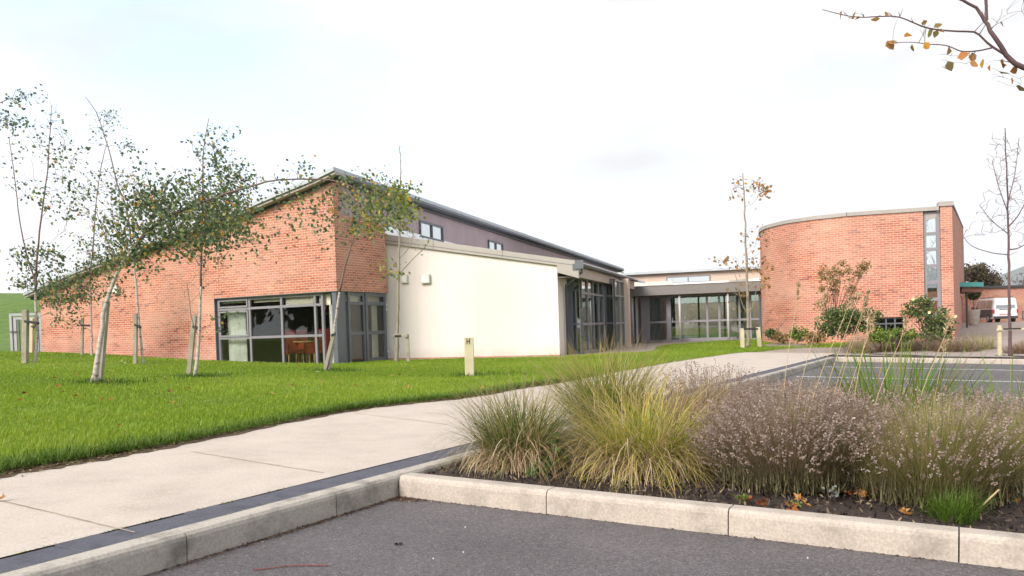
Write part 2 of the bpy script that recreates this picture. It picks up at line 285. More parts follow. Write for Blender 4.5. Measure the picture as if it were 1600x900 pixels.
# ---------------------------------------------------------------- ground sheets
def gridmesh(name, fn, us, vs_, m, smooth=True, kind='structure'):
    V = [fn(u, v) for v in vs_ for u in us]; nu = len(us)
    Fc = [(j*nu+i, j*nu+i+1, (j+1)*nu+i+1, (j+1)*nu+i) for j in range(len(vs_)-1) for i in range(nu-1)]
    o = npmesh(name, [tuple(p) for p in V], Fc, m, smooth=smooth); o['kind'] = kind; return o
gridmesh('ground', lambda x, y: (x, y, -1.6), np.linspace(-2500, 2500, 9), np.linspace(-800, 4500, 9), mat('field', (0.06, 0.11, 0.03), 0.95, var=0.3, vscale=0.02))
gridmesh('car_park', lambda s, t: G(s, t), np.linspace(0.0, 45, 10), np.linspace(-25, 18.8, 10), ASPH)
gridmesh('car_park', lambda s, t: G(s, t), np.linspace(-14, 0.0, 4), np.linspace(-25, -12, 4), ASPH)
def plz(x, y):
    s, t = st((x, y, zp(x, y))); k = float(sm(21, 28, t)); return (x, y, (zp(x, y)+0.10)*(1-k)-0.006)
gridmesh('plaza', lambda s, t: plz(*(G(s, t).to_2d())), np.linspace(-3.4, 60, 50), np.linspace(20.8, 75, 60), PLAZA)
for i, t in enumerate((15.85, 12.0, 8.6, 5.0)):
    gridmesh('bay_line', lambda s, t_: G(s, t_, 0.004), (0.15, 4.9), (t-0.05, t+0.05), WPAINT)
gridmesh('bay_line', lambda s, t_: G(s, t_, 0.004), (4.9, 5.0), (2.8, 18.6), WPAINT)
KH = 0.12
def kerb_run(name, a, b, o0, w, axis, mat_, unit=0.915, top=KH, cut=None):
    mb = MB(); x = a
    lens = list(cut or [])
    while x < b-0.05:
        L_ = lens.pop(0) if lens else unit; e = min(x+L_, b); g = 0.0028; jig = random.uniform(-0.002, 0.002); ch = 0.018
        prof = [(0, -0.12), (0.0, top-ch*1.6), (0.004, top-ch*0.8), (0.016, top-0.002), (0.03, top), (w, top), (w, -0.12)]
        ring = []
        for q in (x+g, e-g):
            for (c, h) in prof:
                p = (o0+c+jig*(0.5), h) ; ring.append(G(q, p[0], p[1]) if axis == 's' else G(-(p[0]), q, p[1]))
        n = len(prof); mb.add(ring, [tuple(range(n)), tuple(range(2*n-1, n-1, -1))]+[(i, i+n, (i+1) % n+n, (i+1) % n) for i in range(n)])
        x = e
    return mb.build(name, mat_, kind='structure')
kerb_run('kerb', 0.008, 26, 0.0, 0.105, 's', KERB)
kerb_run('kerb', -11.5, 18.8, 0.0, 0.10, 't', KERBL, cut=[0.915]*10+[0.915, 0.915, 0.62])
kerb_run('kerb', 0.008, 30, 18.8, 0.12, 's', KERB)
mbk = MB()
# rear kerb of near bed (faces away) and its far end
kerb_run('kerb', 0.02, 26, 2.60, 0.11, 's', KERB)
# pavers
mb = MB(); t = -11.5
while t < 19.0:
    j = random.uniform(-0.004, 0.004); d = random.uniform(-0.003, 0.003)
    p = [G(-0.305+j, t+0.003, -0.05), G(-0.106, t+0.003, -0.05), G(-0.106, t+0.199, -0.05), G(-0.305+j, t+0.199, -0.05)]
    q = [G(-0.305+j, t+0.003, KH-0.003+d), G(-0.106, t+0.003, KH-0.004), G(-0.106, t+0.199, KH-0.004), G(-0.305+j, t+0.199, KH-0.003+d)]
    mb.hexa(p+q); t += 0.202
mb.build('paver_strip', PAVER, kind='structure', bevel=0.003)
gridmesh('path_bedding', lambda s, t_: G(s, t_, KH-0.009), (-0.4, -0.05), np.linspace(-11.5, 19, 5), SOIL)
# lawn front edge (on path-level plane) and back edge
FE = [gp(x, y, KH) for x, y in [(-520, 868), (-250, 806), (0, 748), (150, 722), (300, 694), (500, 653), (600, 637), (740, 622), (820, 608), (880, 599), (950, 585)]]
BE = [at(*p) for p in [(-600, 546, 34), (-250, 547, 33), (22, 550, 31), (130, 553, 28.6), (250, 560, 27.1), (350, 565, 26.0), (440, 568, 25.1), (532, 569, 24.2), (602, 564, 26.45), (735, 561, 25.75), (880, 558, 25.2)]]
FE2 = [gp(x, y, KH) for x, y in [(950, 585), (1050, 567), (1110, 558), (1165, 551)]]+[lev(1240, 546, -0.10), lev(1330, 540, -0.03)]
BE2 = [at(880, 558, 25.2), lev(950, 553.5, 0.0), lev(1017, 549, -0.02), lev(1045, 539, 0.0), lev(1190, 530.5, 0.02), lev(1338, 533, 0.0)]
def interp(P, u):
    k = u*(len(P)-1); i = min(int(k), len(P)-2); f = k-i
    p0 = P[max(i-1, 0)]; p1 = P[i]; p2 = P[i+1]; p3 = P[min(i+2, len(P)-1)]
    f2 = f*f; f3 = f2*f
    return 0.5*((2*p1)+(p2-p0)*f+(2*p0-5*p1+4*p2-p3)*f2+(-p0+3*p1-3*p2+p3)*f3)
SO = 0.13
def lawnfn(Fp, Bp, off):
    def f(u, v):
        a = interp(Fp, u); b = interp(Bp, u); d = (b-a); d.z = 0; L_ = d.length; d.normalize(); a = a+d*off
        p = a.lerp(b, v); bump = math.sin(v*math.pi)*0.0
        n_ = 0.025*math.sin(p.x*0.9+1)*math.cos(p.y*0.7)*min(1, v*8)*min(1, (1-v)*8)
        p.z += n_+bump+(0.025 if v > 0.0 else -0.02)*min(1, (1-v)*20+0.2)
        return p
    return f
LF = lawnfn(FE, BE, SO); LF2 = lawnfn(FE2, BE2, SO*0.6)
gridmesh('lawn', LF, np.linspace(0, 1, 120), np.linspace(0, 1, 40)**1.4, LAWNB)
gridmesh('lawn', LF2, np.linspace(0, 1, 60), np.linspace(0, 1, 20), LAWNB)
# concrete path from lawn edge to pavers
def pathfn(Fp):
    def f(u, v):
        a = interp(Fp, u); s, t_ = st(a); b = G(-0.3065, t_-0.0, KH-0.001); a2 = G(s-0.25, t_, KH)
        return a2.lerp(b, v)
    return f
gridmesh('path', pathfn(FE+FE2[1:4]+[G(-2.6, 21.3, KH)]), np.linspace(0, 1, 90), np.linspace(0, 1, 6), PATHM)
gridmesh('soil_strip', lambda u, v: (lambda a, s_t: G(s_t[0]-0.30+v*(0.285+0.035*math.sin(u*231)*math.sin(u*97+1)), s_t[1], KH+0.006*(1-v)+0.003))(0, st(interp(FE+FE2[1:4], u))), np.linspace(0, 1, 300), np.linspace(0, 1, 3), SOIL)
# path joints: thin dark grooves
mb = MB()
for (p1, p2) in [((0, 782), (212, 831)), ((298, 705), (505, 738)), ((555, 645), (700, 663))]:
    a = gp(*p1, KH+0.003); b = gp(*p2, KH+0.003); d = (b-a).normalized(); sd_ = d.cross(Vector((0, 0, 1)))*0.004
    pts = [a.lerp(b, k/14)+sd_*random.uniform(-1.4, 1.4) for k in range(15)]
    for k in range(14): mb.add([pts[k]-sd_, pts[k+1]-sd_, pts[k+1]+sd_, pts[k]+sd_], [(0, 1, 2, 3)])
mb.build('path_joint', mat('joint', (0.33, 0.27, 0.20), 0.9, var=0.3, vscale=9), kind='structure')
gridmesh('soil_bed', lambda s, t_: G(s, t_, 0.075+0.02*math.sin(s*3.1+t_*2)*math.sin(t_*5)), np.linspace(-0.0, 26, 120), np.linspace(0.09, 2.62, 20), BARK)
gridmesh('far_soil_bed', lambda s, t_: G(s, t_, 0.09+0.02*math.sin(s*2.1+t_*2)), np.linspace(-0.4, 30, 60), np.linspace(18.9, 22.0, 8), BARK)
# apron under the lawn / terrace by the glazed wing
mb = MB(); mb.add([tuple(lev(x, y, -0.004)) for x, y in ((850, 560), (950, 555.5), (1017, 551), (1045, 541), (1190, 532.5))]+[(12.5, 41, -0.004), (-3, 41, -0.004), (-1, 27, -0.004)], [tuple(range(8))]); mb.build('terrace', PLAZA, kind='structure')
# banks and hills
def bank(x, y):
    d = math.exp(-((x+30)/13.0)**2)*math.exp(-((y-56)/14.0)**2)*2.6 + math.exp(-((x+55)/25)**2)*math.exp(-((y-58)/18.0)**2)*3.6
    return (x, y, -0.3+d+0.5*float(sm(30, 36, y)) + 0.05*math.sin(x*1.3)*math.sin(y))
gridmesh('grass_bank', bank, np.linspace(-110, -8, 80), np.linspace(31.0, 90, 50), HILLM)
def ridge(name, pts, D, m, base=-2, depth=300):
    mb = MB(); 
    tops = [at(x, y, D) for x, y in pts]
    n = len(tops); vs_ = []
    for p in tops: vs_ += [(p.x, p.y-depth*0.5, base), (p.x, p.y-depth*.22, base+(p.z-base)*0.62), (p.x, p.y, p.z), (p.x, p.y+depth*0.6, base)]
    fs = [(4*i+k, 4*i+4+k, 4*i+5+k, 4*i+1+k) for i in range(n-1) for k in range(3)]
    mb.add(vs_, fs); return mb.build(name, m, smooth=True, kind='structure')
ridge('hill', [(1300, 470), (1420, 462), (1500, 452), (1545, 437), (1575, 426), (1600, 416), (1640, 405), (1720, 398), (1820, 410), (1950, 440), (2200, 470)], 2600, mat('hillside', (0.10, 0.12, 0.10), 0.95, var=0.25, vscale=0.004), depth=1500)
#@@GRASS
def blades(name, P, L_, W, mat_, lean=0.5, seg=2, tint=None, dirs=None, parent=None, droop=0.6, wind=(0, 0)):
    n = len(P); P = np.asarray(P); az = rng.uniform(0, 2*np.pi, n) if dirs is None else dirs
    ln = np.abs(rng.normal(0, lean, n)) if np.isscalar(lean) else lean
    drp = droop*(rng.uniform(0.35, 1.65, n)**1.4 if droop > 0.3 and seg > 3 else 1.0)
    h = np.stack([np.sin(az), np.cos(az), np.zeros(n)], 1); side = np.stack([np.cos(az+rng.uniform(-0.9, 0.9, n)), -np.sin(az), np.zeros(n)], 1); side /= np.linalg.norm(side, axis=1)[:, None]
    Vs = []; ks = np.linspace(0, 1, seg+1); curl = rng.normal(0, 1.0, n)/max(seg, 1) if (seg > 3 and droop > 0.3) else None; az0 = az.copy()
    pos = P.copy(); ang = ln.copy(); rows = []
    for i, k in enumerate(ks):
        wd = W*(1-k)**0.7*0.5 if i < seg else None
        if wd is None: rows.append(pos.copy()[:, None, :])
        else: rows.append(np.stack([pos-side*wd[:, None], pos+side*wd[:, None]], 1))
        st_ = (L_/seg)[:, None]
        dvec = h*np.sin(ang)[:, None]+np.array([0, 0, 1])*np.cos(ang)[:, None]; dvec = dvec+np.array([wind[0], wind[1], 0])*(k+0.3); dvec /= np.linalg.norm(dvec, axis=1)[:, None]
        if curl is not None: az0 = az0+curl; h = np.stack([np.sin(az0), np.cos(az0), np.zeros(n)], 1)
        pos = pos+dvec*st_; ang = np.minimum(ang+drp*(1.0/seg)*(0.6+ln)*(1+k), 2.75)
    V = np.concatenate(rows, 1); nv = 2*seg+1; base = (np.arange(n)*nv)[:, None]
    V = V.reshape(-1, 3); tn = np.repeat(rng.uniform(0, 1, n) if tint is None else tint, nv)
    al = np.tile(np.concatenate([np.repeat(ks[:-1], 2), [1.0]]), n)
    quads = [base+np.array([[2*i, 2*i+1, 2*i+3, 2*i+2]]) for i in range(seg-1)]
    tri = base+np.array([[2*seg-2, 2*seg-1, 2*seg]])
    me = bpy.data.meshes.new(name); Q = np.concatenate(quads).reshape(-1, 4) if quads else np.zeros((0, 4), int)
    loops = np.concatenate([Q.ravel(), tri.ravel()]).astype(np.int32); me.vertices.add(len(V)); me.vertices.foreach_set('co', V.astype(np.float32).ravel())
    me.loops.add(len(loops)); me.loops.foreach_set('vertex_index', loops); nq = len(Q); nt_ = len(tri); me.polygons.add(nq+nt_)
    me.polygons.foreach_set('loop_start', np.concatenate([np.arange(nq)*4, nq*4+np.arange(nt_)*3]).astype(np.int32))
    me.polygons.foreach_set('loop_total', np.concatenate([np.full(nq, 4), np.full(nt_, 3)]).astype(np.int32))
    me.materials.append(mat_); me.update(calc_edges=True)
    for a, val in (('tint', tn), ('along', al)):
        at_ = me.attributes.new(a, 'FLOAT', 'POINT'); at_.data.foreach_set('value', val.astype(np.float32))
    o = bpy.data.objects.new(name, me); sc.collection.objects.link(o)
    if parent: o.parent = parent
    return o
def lawn_blades(fn, n, name, hmin=0.028, hmax=0.055, umin=0, umax=1):
    gu = np.linspace(umin, umax, 160); gv = np.linspace(0, 1, 120)
    Gd = np.array([[tuple(fn(u, v)) for v in gv] for u in gu])
    c = Gd[:-1, :-1]; du = Gd[1:, :-1]-c; dv = Gd[:-1, 1:]-c
    area = np.linalg.norm(np.cross(du, dv), axis=2); D = np.linalg.norm(c[:, :, :2], axis=2); wgt = area/np.maximum(D, 4)**1.7
    pj = project(c.reshape(-1, 3)).reshape(c.shape[0], c.shape[1], 2); wgt = wgt*np.where((pj[..., 0] > -220) & (pj[..., 0] < 1820), 1, 0.05)
    idx = rng.choice(wgt.size, n, p=(wgt/wgt.sum()).ravel()); i, j = np.unravel_index(idx, wgt.shape)
    a = rng.uniform(0, 1, (n, 1)); b = rng.uniform(0, 1, (n, 1)); P = c[i, j]+du[i, j]*a+dv[i, j]*b
    Dd = np.linalg.norm(P[:, :2], axis=1)
    patch = 0.5+0.28*np.sin(P[:, 0]*2.1+np.sin(P[:, 1]*1.3)*2)*np.sin(P[:, 1]*1.7+P[:, 0]*0.6)+0.22*np.sin(P[:, 0]*6.3+P[:, 1]*3.1)*np.sin(P[:, 1]*5.2)
    L_ = rng.uniform(hmin, hmax, n)*(0.55+0.85*patch)*(1+(rng.uniform(0, 1, n) < 0.06)*0.6); W = 0.0035+0.00065*Dd
    tint = np.clip(0.02+0.35*patch+0.38*(0.5+0.5*np.sin(P[:, 0]*0.55+P[:, 1]*0.25)*np.cos(P[:, 1]*0.5))+rng.normal(0, 0.20, n), 0, 1); tint[rng.uniform(0, 1, n) < 0.012] = 1.0
    P[:, 2] -= 0.005
    return blades(name, P, L_, W, GRASSM, lean=0.55, seg=2, tint=tint, droop=0.9, wind=(0.15, 0.0))
o = lawn_blades(LF, 330000, 'lawn_grass'); tag(o, 'bright green mown lawn grass sloping up towards the brick wing', 'grass', kind='stuff')
o = lawn_blades(LF2, 70000, 'lawn_grass'); tag(o, 'green lawn grass in front of the glazed link and brick hall', 'grass', kind='stuff')
# darker long tufts at lawn edge along the path
_n = 15000; _u = rng.uniform(0.0, 0.97, _n); _P = np.array([tuple(LF(float(u), float(abs(rng.normal(0, 0.006))))) for u in _u])
o = blades('lawn_edge_grass', _P, rng.uniform(0.04, 0.10, _n), np.full(_n, 0.006), leafmat('edge_blade', [(0, (0.06, 0.12, 0.012)), (0.7, (0.11, 0.20, 0.016)), (1, (0.20, 0.23, 0.05))], 0.3), lean=0.7, seg=3, droop=1.2)
tag(o, 'longer darker grass hanging over the soil strip beside the path', 'grass', kind='stuff')
LG = np.array([tuple(LF(u, v)) for u in np.linspace(0, 1, 300) for v in np.linspace(0, 1, 200)]); LGp = project(LG)
LG2 = np.array([tuple(LF2(u, v)) for u in np.linspace(0, 1, 200) for v in np.linspace(0, 1, 80)]); LG2p = project(LG2)
def onlawn(x, y, second=False):
    P, Q = (LG2, LG2p) if second else (LG, LGp)
    return Vector(P[np.argmin((Q[:, 0]-x)**2+(Q[:, 1]-y)**2)])
#@@BUILD
# ---------------------------------------------------------------- buildings
def on_wall(P0, d, x, y):             # pixel ray onto vertical plane through P0 with horizontal direction d -> (s, z)
    r = ray(x, y); n = np.array([-d[1], d[0]]); k = (n @ np.array([P0[0], P0[1]]))/(n @ r[:2]); q = r*k
    return (q[0]-P0[0])*d[0]+(q[1]-P0[1])*d[1], q[2]+CAMZ
def azd(a): a = math.radians(a); return np.array([math.sin(a), math.cos(a)])
CAZ = 17.1; cD = azd(CAZ); pD = np.array([cD[1], -cD[0]])      # wing direction and the facade direction square to it
def grid_window(parent, x0, x1, z0, z1, y, xs, zs, fm, gm, name='window', fw=0.055, dep=0.09, panes=True, skip=(), zl=None, bands=None):
    """frame with mullions xs (fractions or positions) and transoms zs; x along local X, front face at y"""
    mb = MB()
    X = [x0]+list(xs)+[x1]; Z = [z0]+list(zs)+[z1]
    mb.box(x0, x1, y, y+dep, z0, z0+fw); mb.box(x0, x1, y, y+dep, z1-fw, z1)
    mb.box(x0, x0+fw, y+0.002, y+dep-0.002, z0+fw, z1-fw); mb.box(x1-fw, x1, y+0.002, y+dep-0.002, z0+fw, z1-fw)
    for q in xs: mb.box(q-fw/2, q+fw/2, y+0.002, y+dep-0.002, z0+fw, z1-fw)
    for q in zs: mb.box(x0+fw, x1-fw, y+0.006, y+dep-0.006, q-fw/2, q+fw/2)
    w_ = mb.build(name, fm, parent)
    p = MB(); p.add([(x0+0.01, y+dep*0.55, z0+0.01), (x1-0.01, y+dep*0.55, z0+0.01), (x1-0.01, y+dep*0.55, z1-0.01), (x0+0.01, y+dep*0.55, z1-0.01)], [(0, 1, 2, 3)])
    p.build('pane', gm, w_); return w_
# ---- brick wing
K1 = at(530, 560, 24.4); K1.z = 0
U1 = -azd(-62.5)                       # local +x: along the facade towards the right
RZ1 = math.atan2(U1[1], U1[0])
bw = thing('brick_wing', 'red brick wing with steep monopitch roof, tall gable corner and ribbon window above the lawn', 'building', K1, RZ1)
def w1(x, y): return on_wall(K1, U1, x, y)
sW0, zH = w1(336, 462); zH = 2.17
topl = [(62, 459), (100, 445), (124, 434.5), (171, 416), (211, 400), (273, 378), (322, 359), (400, 332), (440, 315), (494, 293), (529, 280)]
tw = [w1(*p) for p in topl]; sL = tw[0][0]; tw[-1] = (0.0, tw[-1][1])
wl = sW0-0.06
zb = -0.3
poly = [(sL, zb), (wl, zb), (wl, zH), (0, zH)]+tw[::-1]
mb = MB(); mb.prism([(x, z) for x, z in poly], 0, 0.30); wall1 = mb.build('wall', BRICK, bw)
# side brick face (azimuth 25 in world) built in a local frame of its own
sideaz = 25.0; sdW = azd(sideaz); ang = math.atan2(sdW[1], sdW[0])-RZ1
def w1s(x, y): return on_wall(K1, sdW, x, y)
SL = w1s(605, 457)[0]
zt0 = w1s(528.5, 333.5)[1]; zt1 = w1s(603, 352)[1]
mb = MB(); mb.prism([(0, 2.17), (SL, 2.17), (SL, zt1), (0, zt0)], -0.002, 0.30)   # in its own frame: x along side, y inward(left)
side = mb.build('wall', BRICK, bw); side.matrix_basis = Matrix.Rotation(ang, 4, 'Z') 
side['label'] = 'shaded brick return wall above the corner glazing'
mb = MB(); mb.box(wl-0.0, 0.0, -0.012, 0.3, zH-0.028, zH-0.004); l_ = mb.build('lintel', DARK, bw)
# purple upper wall in the wing direction
def onC(P0, x, y): return on_wall(P0, cD, x, y)
P1 = Vector((K1.x-0.05, K1.y+0.05, 0))
pur_top = [onC(P1, *p) for p in [(529, 290), (600, 309), (663, 326), (741, 351), (820, 378), (905, 405), (985, 430)]]
ptz = float(np.median([q[1] for q in pur_top])); Lp = 52.0
angC = math.atan2(cD[1], cD[0])-RZ1
mC = Matrix.Translation((-0.05, 0.04, 0)) @ Matrix.Rotation(angC, 4, 'Z')
ptz = tw[-1][1]-0.02; mb = MB(); mb.box(0, Lp, 0.0, 0.25, 2.2, ptz); pw = mb.build('upper_wall', PURPLE, bw); pw.matrix_basis = mC
pw['label'] = 'purple grey rendered clerestory wall under the eaves'
# eaves / roof edge
ptz = tw[-1][1]-0.02
mb = MB(); mb.box(-0.1, Lp, -0.12, -0.04, ptz-0.04, ptz+0.028); e1 = mb.build('soffit_trim', DARK, bw); e1.matrix_basis = mC
for (a, b) in (((653, 344), (690, 372)), ((761, 374), (784, 392)), ):
    xa, za = onC(P1, *a); xb, zb_ = onC(P1, *b); zt_ = za; hgt = (za-onC(P1, a[0], 364 if a[0] < 700 else 388)[1])
    if a[0] > 700: zt_ = zprev
    zprev = zt_; hgt = 0.62
    g = grid_window(bw, xa, xb, zt_-hgt, zt_, -0.075, [(xa+xb)/2], [], FRAMED, GLASSH, fw=0.07, dep=0.10); g.matrix_basis = mC; g['label'] = 'small dark framed clerestory window high on the purple wall'
    mbk_ = MB(); mbk_.box(xa, xb, 0.24, 0.27, zt_-hgt, zt_)
# main sloping roof: thick slab following the gable line, overhanging front
tt = [w1(*p) for p in [(58, 447), (100, 432), (127, 420), (174, 399), (224, 375), (275, 356), (322, 341), (400, 314), (440, 298), (504, 272.5), (531, 265)]]
def roofslab(name, lift0, lift1, y0, y1, m, x_off=0.0):
    mb = MB(); V1 = np.array([-U1[1], U1[0]]); mb.M = Matrix(((1, (cD@U1)/(cD@V1), 0, 0), (0, 1, 0, 0), (0, 0, 1, 0), (0, 0, 0, 1))); lo = [(x, z+lift0) for x, z in tw]; hi = [(x, z+lift1) for x, z in tw]
    lo[0] = (lo[0][0]-0.5, lo[0][1]-0.16); hi[0] = (hi[0][0]-0.5, hi[0][1]-0.16); lo[-1] = (0.28, lo[-1][1]+0.08); hi[-1] = (0.28, hi[-1][1]+0.08)
    mb.prism(lo+hi[::-1], y0, y1); return mb.build(name, m, bw)
roofslab('roof_fascia', 0.02, 0.10, -0.30, 0.35, FASCIA)
roofslab('gutter', 0.02, 0.09, 0.352, 50.2, GUT)
roofslab('roof', 0.103, 0.22, -0.36, 50.0, ROOFM)
roofslab('soffit_trim', -0.05, 0.018, -0.06, 0.3, DARK)
# window band of the brick wing
z0w = -0.12
xw = [w1(x, 500)[0] for x in (336, 386.5, 436.5, 489)]
mid = w1(436, 526)[1]; upr = w1(436, 479)[1]
W = grid_window(bw, wl+0.02, -0.62, z0w, zH-0.03, 0.10, [xw[1], xw[2], xw[3]], [mid, upr], FRAME, GLASS, fw=0.075, dep=0.08)
mb = MB(); mb.box(wl+0.0, wl+0.02, 0.0, 0.3, z0w, zH-0.03); mb.build('reveal', FRAMED, bw)
# opening casement in the first bay
mb = MB(); a, b = wl+0.11, xw[1]-0.05
for (z_a, z_b) in ((mid+0.04, upr-0.06), (upr+0.045, zH-0.07)):
    mb.box(a, b, 0.075, 0.10, z_a, z_a+0.05); mb.box(a, b, 0.075, 0.10, z_b-0.05, z_b); mb.box(a, a+0.05, 0.075, 0.10, z_a+0.05, z_b-0.05); mb.box(b-0.05, b, 0.075, 0.10, z_a+0.05, z_b-0.05)
mb.build('casement', FRAME, bw)
# round steel corner column
mb = MB(); mb.tube([(-0.30, 0.36, z0w), (-0.30, 0.36, zH)], 0.075, 16); mb.build('column', STEEL, bw, smooth=True)
g2 = grid_window(bw, -0.56, -0.03, z0w, zH-0.03, 0.55, [], [mid, upr], FRAMED, GLASS, fw=0.06)
# side glazing: fixed light and garden door
mS = Matrix.Rotation(ang, 4, 'Z')
xs0 = w1s(540, 520)[0]; xs1 = w1s(575, 520)[0]; dz_m = w1s(575, 520)[1]; dz_u = w1s(575, 474)[1]
mb = MB(); mb.box(0.02, xs0+0.10, 0.05, 0.2, z0w, 2.16); q = mb.build('corner_post', FRAMED, bw); q.matrix_basis = mS
q = grid_window(bw, xs0+0.10, xs1, z0w, 2.15, 0.08, [], [dz_m, dz_u], FRAMED, GLASS, fw=0.09); q.matrix_basis = mS
q = grid_window(bw, xs1+0.005, SL-0.03, 0.0, 2.15, 0.05, [], [dz_m, dz_u], FRAMED, GLASS, name='door', fw=0.11); q.matrix_basis = mS
BS = mat('bright_steel', (0.75, 0.75, 0.75), 0.3, metal=0.6)
for z in (1.75, 1.60, 0.25):
    mb = MB(); mb.tube([(SL-0.04, 0.02, z), (SL-0.04, 0.02, z+0.06)], 0.022, 8); mb.build('hinge', BS, q)
# interior room of the brick wing
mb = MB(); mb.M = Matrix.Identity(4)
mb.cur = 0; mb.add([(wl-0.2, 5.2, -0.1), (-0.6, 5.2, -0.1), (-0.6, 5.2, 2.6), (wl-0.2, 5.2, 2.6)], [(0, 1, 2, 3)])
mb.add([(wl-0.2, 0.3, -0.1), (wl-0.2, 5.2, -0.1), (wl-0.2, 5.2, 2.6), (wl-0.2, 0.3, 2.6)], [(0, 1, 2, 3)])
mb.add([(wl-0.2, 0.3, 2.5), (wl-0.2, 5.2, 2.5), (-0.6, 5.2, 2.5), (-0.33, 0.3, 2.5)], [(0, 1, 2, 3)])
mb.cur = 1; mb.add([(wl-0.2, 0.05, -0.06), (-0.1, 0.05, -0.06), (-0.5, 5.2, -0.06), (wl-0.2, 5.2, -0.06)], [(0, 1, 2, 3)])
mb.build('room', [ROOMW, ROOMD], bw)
def curtain(parent, x0, x1, y, z0, z1, m, n=26):
    mb = MB(); pts = []
    for i in range(n*4+1):
        u = i/(n*4); pts.append((x0+(x1-x0)*u, y+0.035*math.sin(i*1.1)+0.012*math.sin(i*2.7)))
    v = [(a, b, z0) for a, b in pts]+[(a, b, z1) for a, b in pts]; k = len(pts)
    mb.add(v, [(i, i+1, k+i+1, k+i) for i in range(k-1)]); return mb.build('curtain', m, parent, smooth=True)
c0 = w1(340, 520)[0]; c1 = w1(362, 520)[0]
curtain(bw, c0+0.05, c1+0.20, 0.42, z0w, 1.85, CURT); c2 = w1(507, 520)[0]; curtain(bw, c2, -0.42, 0.30, z0w, 1.78, CURT)
for (xa, xb, zl) in ((wl+0.06, xw[1], 1.99), (xw[1], xw[2], 1.97), (xw[2], xw[3], 1.78), (xw[3], -0.4, 1.78)):
    mb = MB(); mb.box(xa+0.06, xb-0.04, 0.24, 0.25, zl, 2.12); mb.build('blind', BLIND, bw)
mb = MB(); mb.box(xs0+0.15, SL-0.1, 0.25, 0.27, 1.80, 2.12); mb.box(SL-0.45, SL-0.15, 0.32, 0.35, 0.0, 1.78); q = mb.build('blind', BLIND, bw); q.matrix_basis = mS
# wall light boxes
def wall_light(parentless_loc, rz, label, sz=(0.30, 0.14, 0.30), lens=True):
    t_ = thing('wall_light', label, 'wall light', parentless_loc, rz, 'square lights fixed to the walls')
    a, d, h = sz; mb = MB(); mb.box(-a/2, a/2, -d, -0.0, -h/2, h/2); mb.build('housing', FRAME if lens is None else mat('light_box', (0.55, 0.53, 0.49), 0.4, var=0.05), t_, bevel=0.012)
    mb = MB(); mb.box(-a/2+0.03, a/2-0.03, -d-0.006, -d-0.001, -h/2+0.03, h/2-0.03); mb.build('diffuser', mat('diffuser', (0.72, 0.70, 0.64), 0.3), t_, bevel=0.004)
    return t_
s_, z_ = w1(184, 453); P = K1+Vector((U1[0]*s_, U1[1]*s_, z_)); P.z = z_
wall_light(P, RZ1, 'small square wall light on red brick behind the leaning birch', (0.26, 0.13, 0.30))
# red chairs and table inside
def chair(loc, rz, label):
    t_ = thing('dining_chair', label, 'chair', loc, rz, 'red leather chairs behind the ribbon window')
    mb = MB(); mb.box(-0.27, 0.27, -0.27, 0.27, 0.36, 0.50); mb.build('seat', LEATHER, t_, bevel=0.03)
    mb = MB(); mb.hexa([(-0.27, 0.20, 0.45), (0.27, 0.20, 0.45), (0.27, 0.29, 0.45), (-0.27, 0.29, 0.45), (-0.24, 0.32, 1.12), (0.24, 0.32, 1.12), (0.24, 0.42, 1.12), (-0.24, 0.42, 1.12)]); mb.build('backrest', LEATHER, t_, bevel=0.035)
    for s in (-1, 1):
        mb = MB(); mb.box(min(s*0.24, s*0.32), max(s*0.24, s*0.32), -0.27, 0.24, 0.34, 0.68); mb.build('armrest', LEATHER, t_, bevel=0.03)
        for y in (-0.22, 0.22):
            mb = MB(); mb.tube([(s*0.23, y, 0.36), (s*0.25, y*1.1, 0.0)], [0.028, 0.018], 8); mb.build('leg', WOODL, t_)
    return t_
def in1(s, d, z=-0.05): return K1+Vector((U1[0]*s-U1[1]*d, U1[1]*s+U1[0]*d, z))
ch0 = w1(455, 520)[0]
def inpx(x, D): p = at(x, 560, D); p.z = -0.05; return p
chair(inpx(459, 26.6), RZ1+math.radians(62), 'red leather armchair in side view behind the third window bay')
chair(inpx(499, 26.2), RZ1+math.radians(-120), 'red leather armchair partly hidden by the pale curtain')
chair(inpx(478, 28.2), RZ1+math.radians(200), 'red leather chair on the far side of the dining table')
t_ = thing('dining_table', 'dark round dining table between the red chairs', 'table', inpx(480, 27.3), RZ1)
mb = MB(); mb.tube([(0, 0, 0.71), (0, 0, 0.745)], 0.55, 28); mb.build('tabletop', WOODL, t_); mb = MB(); mb.tube([(0, 0, 0), (0, 0, 0.03), (0, 0, 0.06), (0, 0, 0.71)], [0.25, 0.24, 0.04, 0.05], 12); mb.build('pedestal', WOODL, t_)
# ---- cream wing
E1 = K1+Vector((sdW[0]*SL, sdW[1]*SL, 0)); E1 = E1+Vector((cD[0]*0.12-pD[0]*0.25, cD[1]*0.12-pD[1]*0.25, 0)); E1.z = 0
RZ2 = math.atan2(pD[1], pD[0])
cw = thing('cream_wing', 'cream rendered wing with blank gable wall and sloping grey fascia', 'building', E1, RZ2)
def w2(x, y): return on_wall(E1, pD, x, y)
S2 = w2(873, 500)[0]; za_, zb2 = w2(625, 383.5)[1], w2(820, 408.5)[1]; sa, sb = w2(625, 383)[0], w2(820, 408)[0]; sl2 = (zb2-za_)/(sb-sa)
def zt2(s): return za_+(s-sa)*sl2
mb = MB(); mb.prism([(0, -0.05), (S2, -0.05), (S2, zt2(S2)), (0, zt2(0))], 0, 0.28); 
mb.box(S2-0.28, S2-0.001, 0.28, 1.35, -0.05, zt2(S2)-0.15)
mb.build('wall', RENDER, cw)
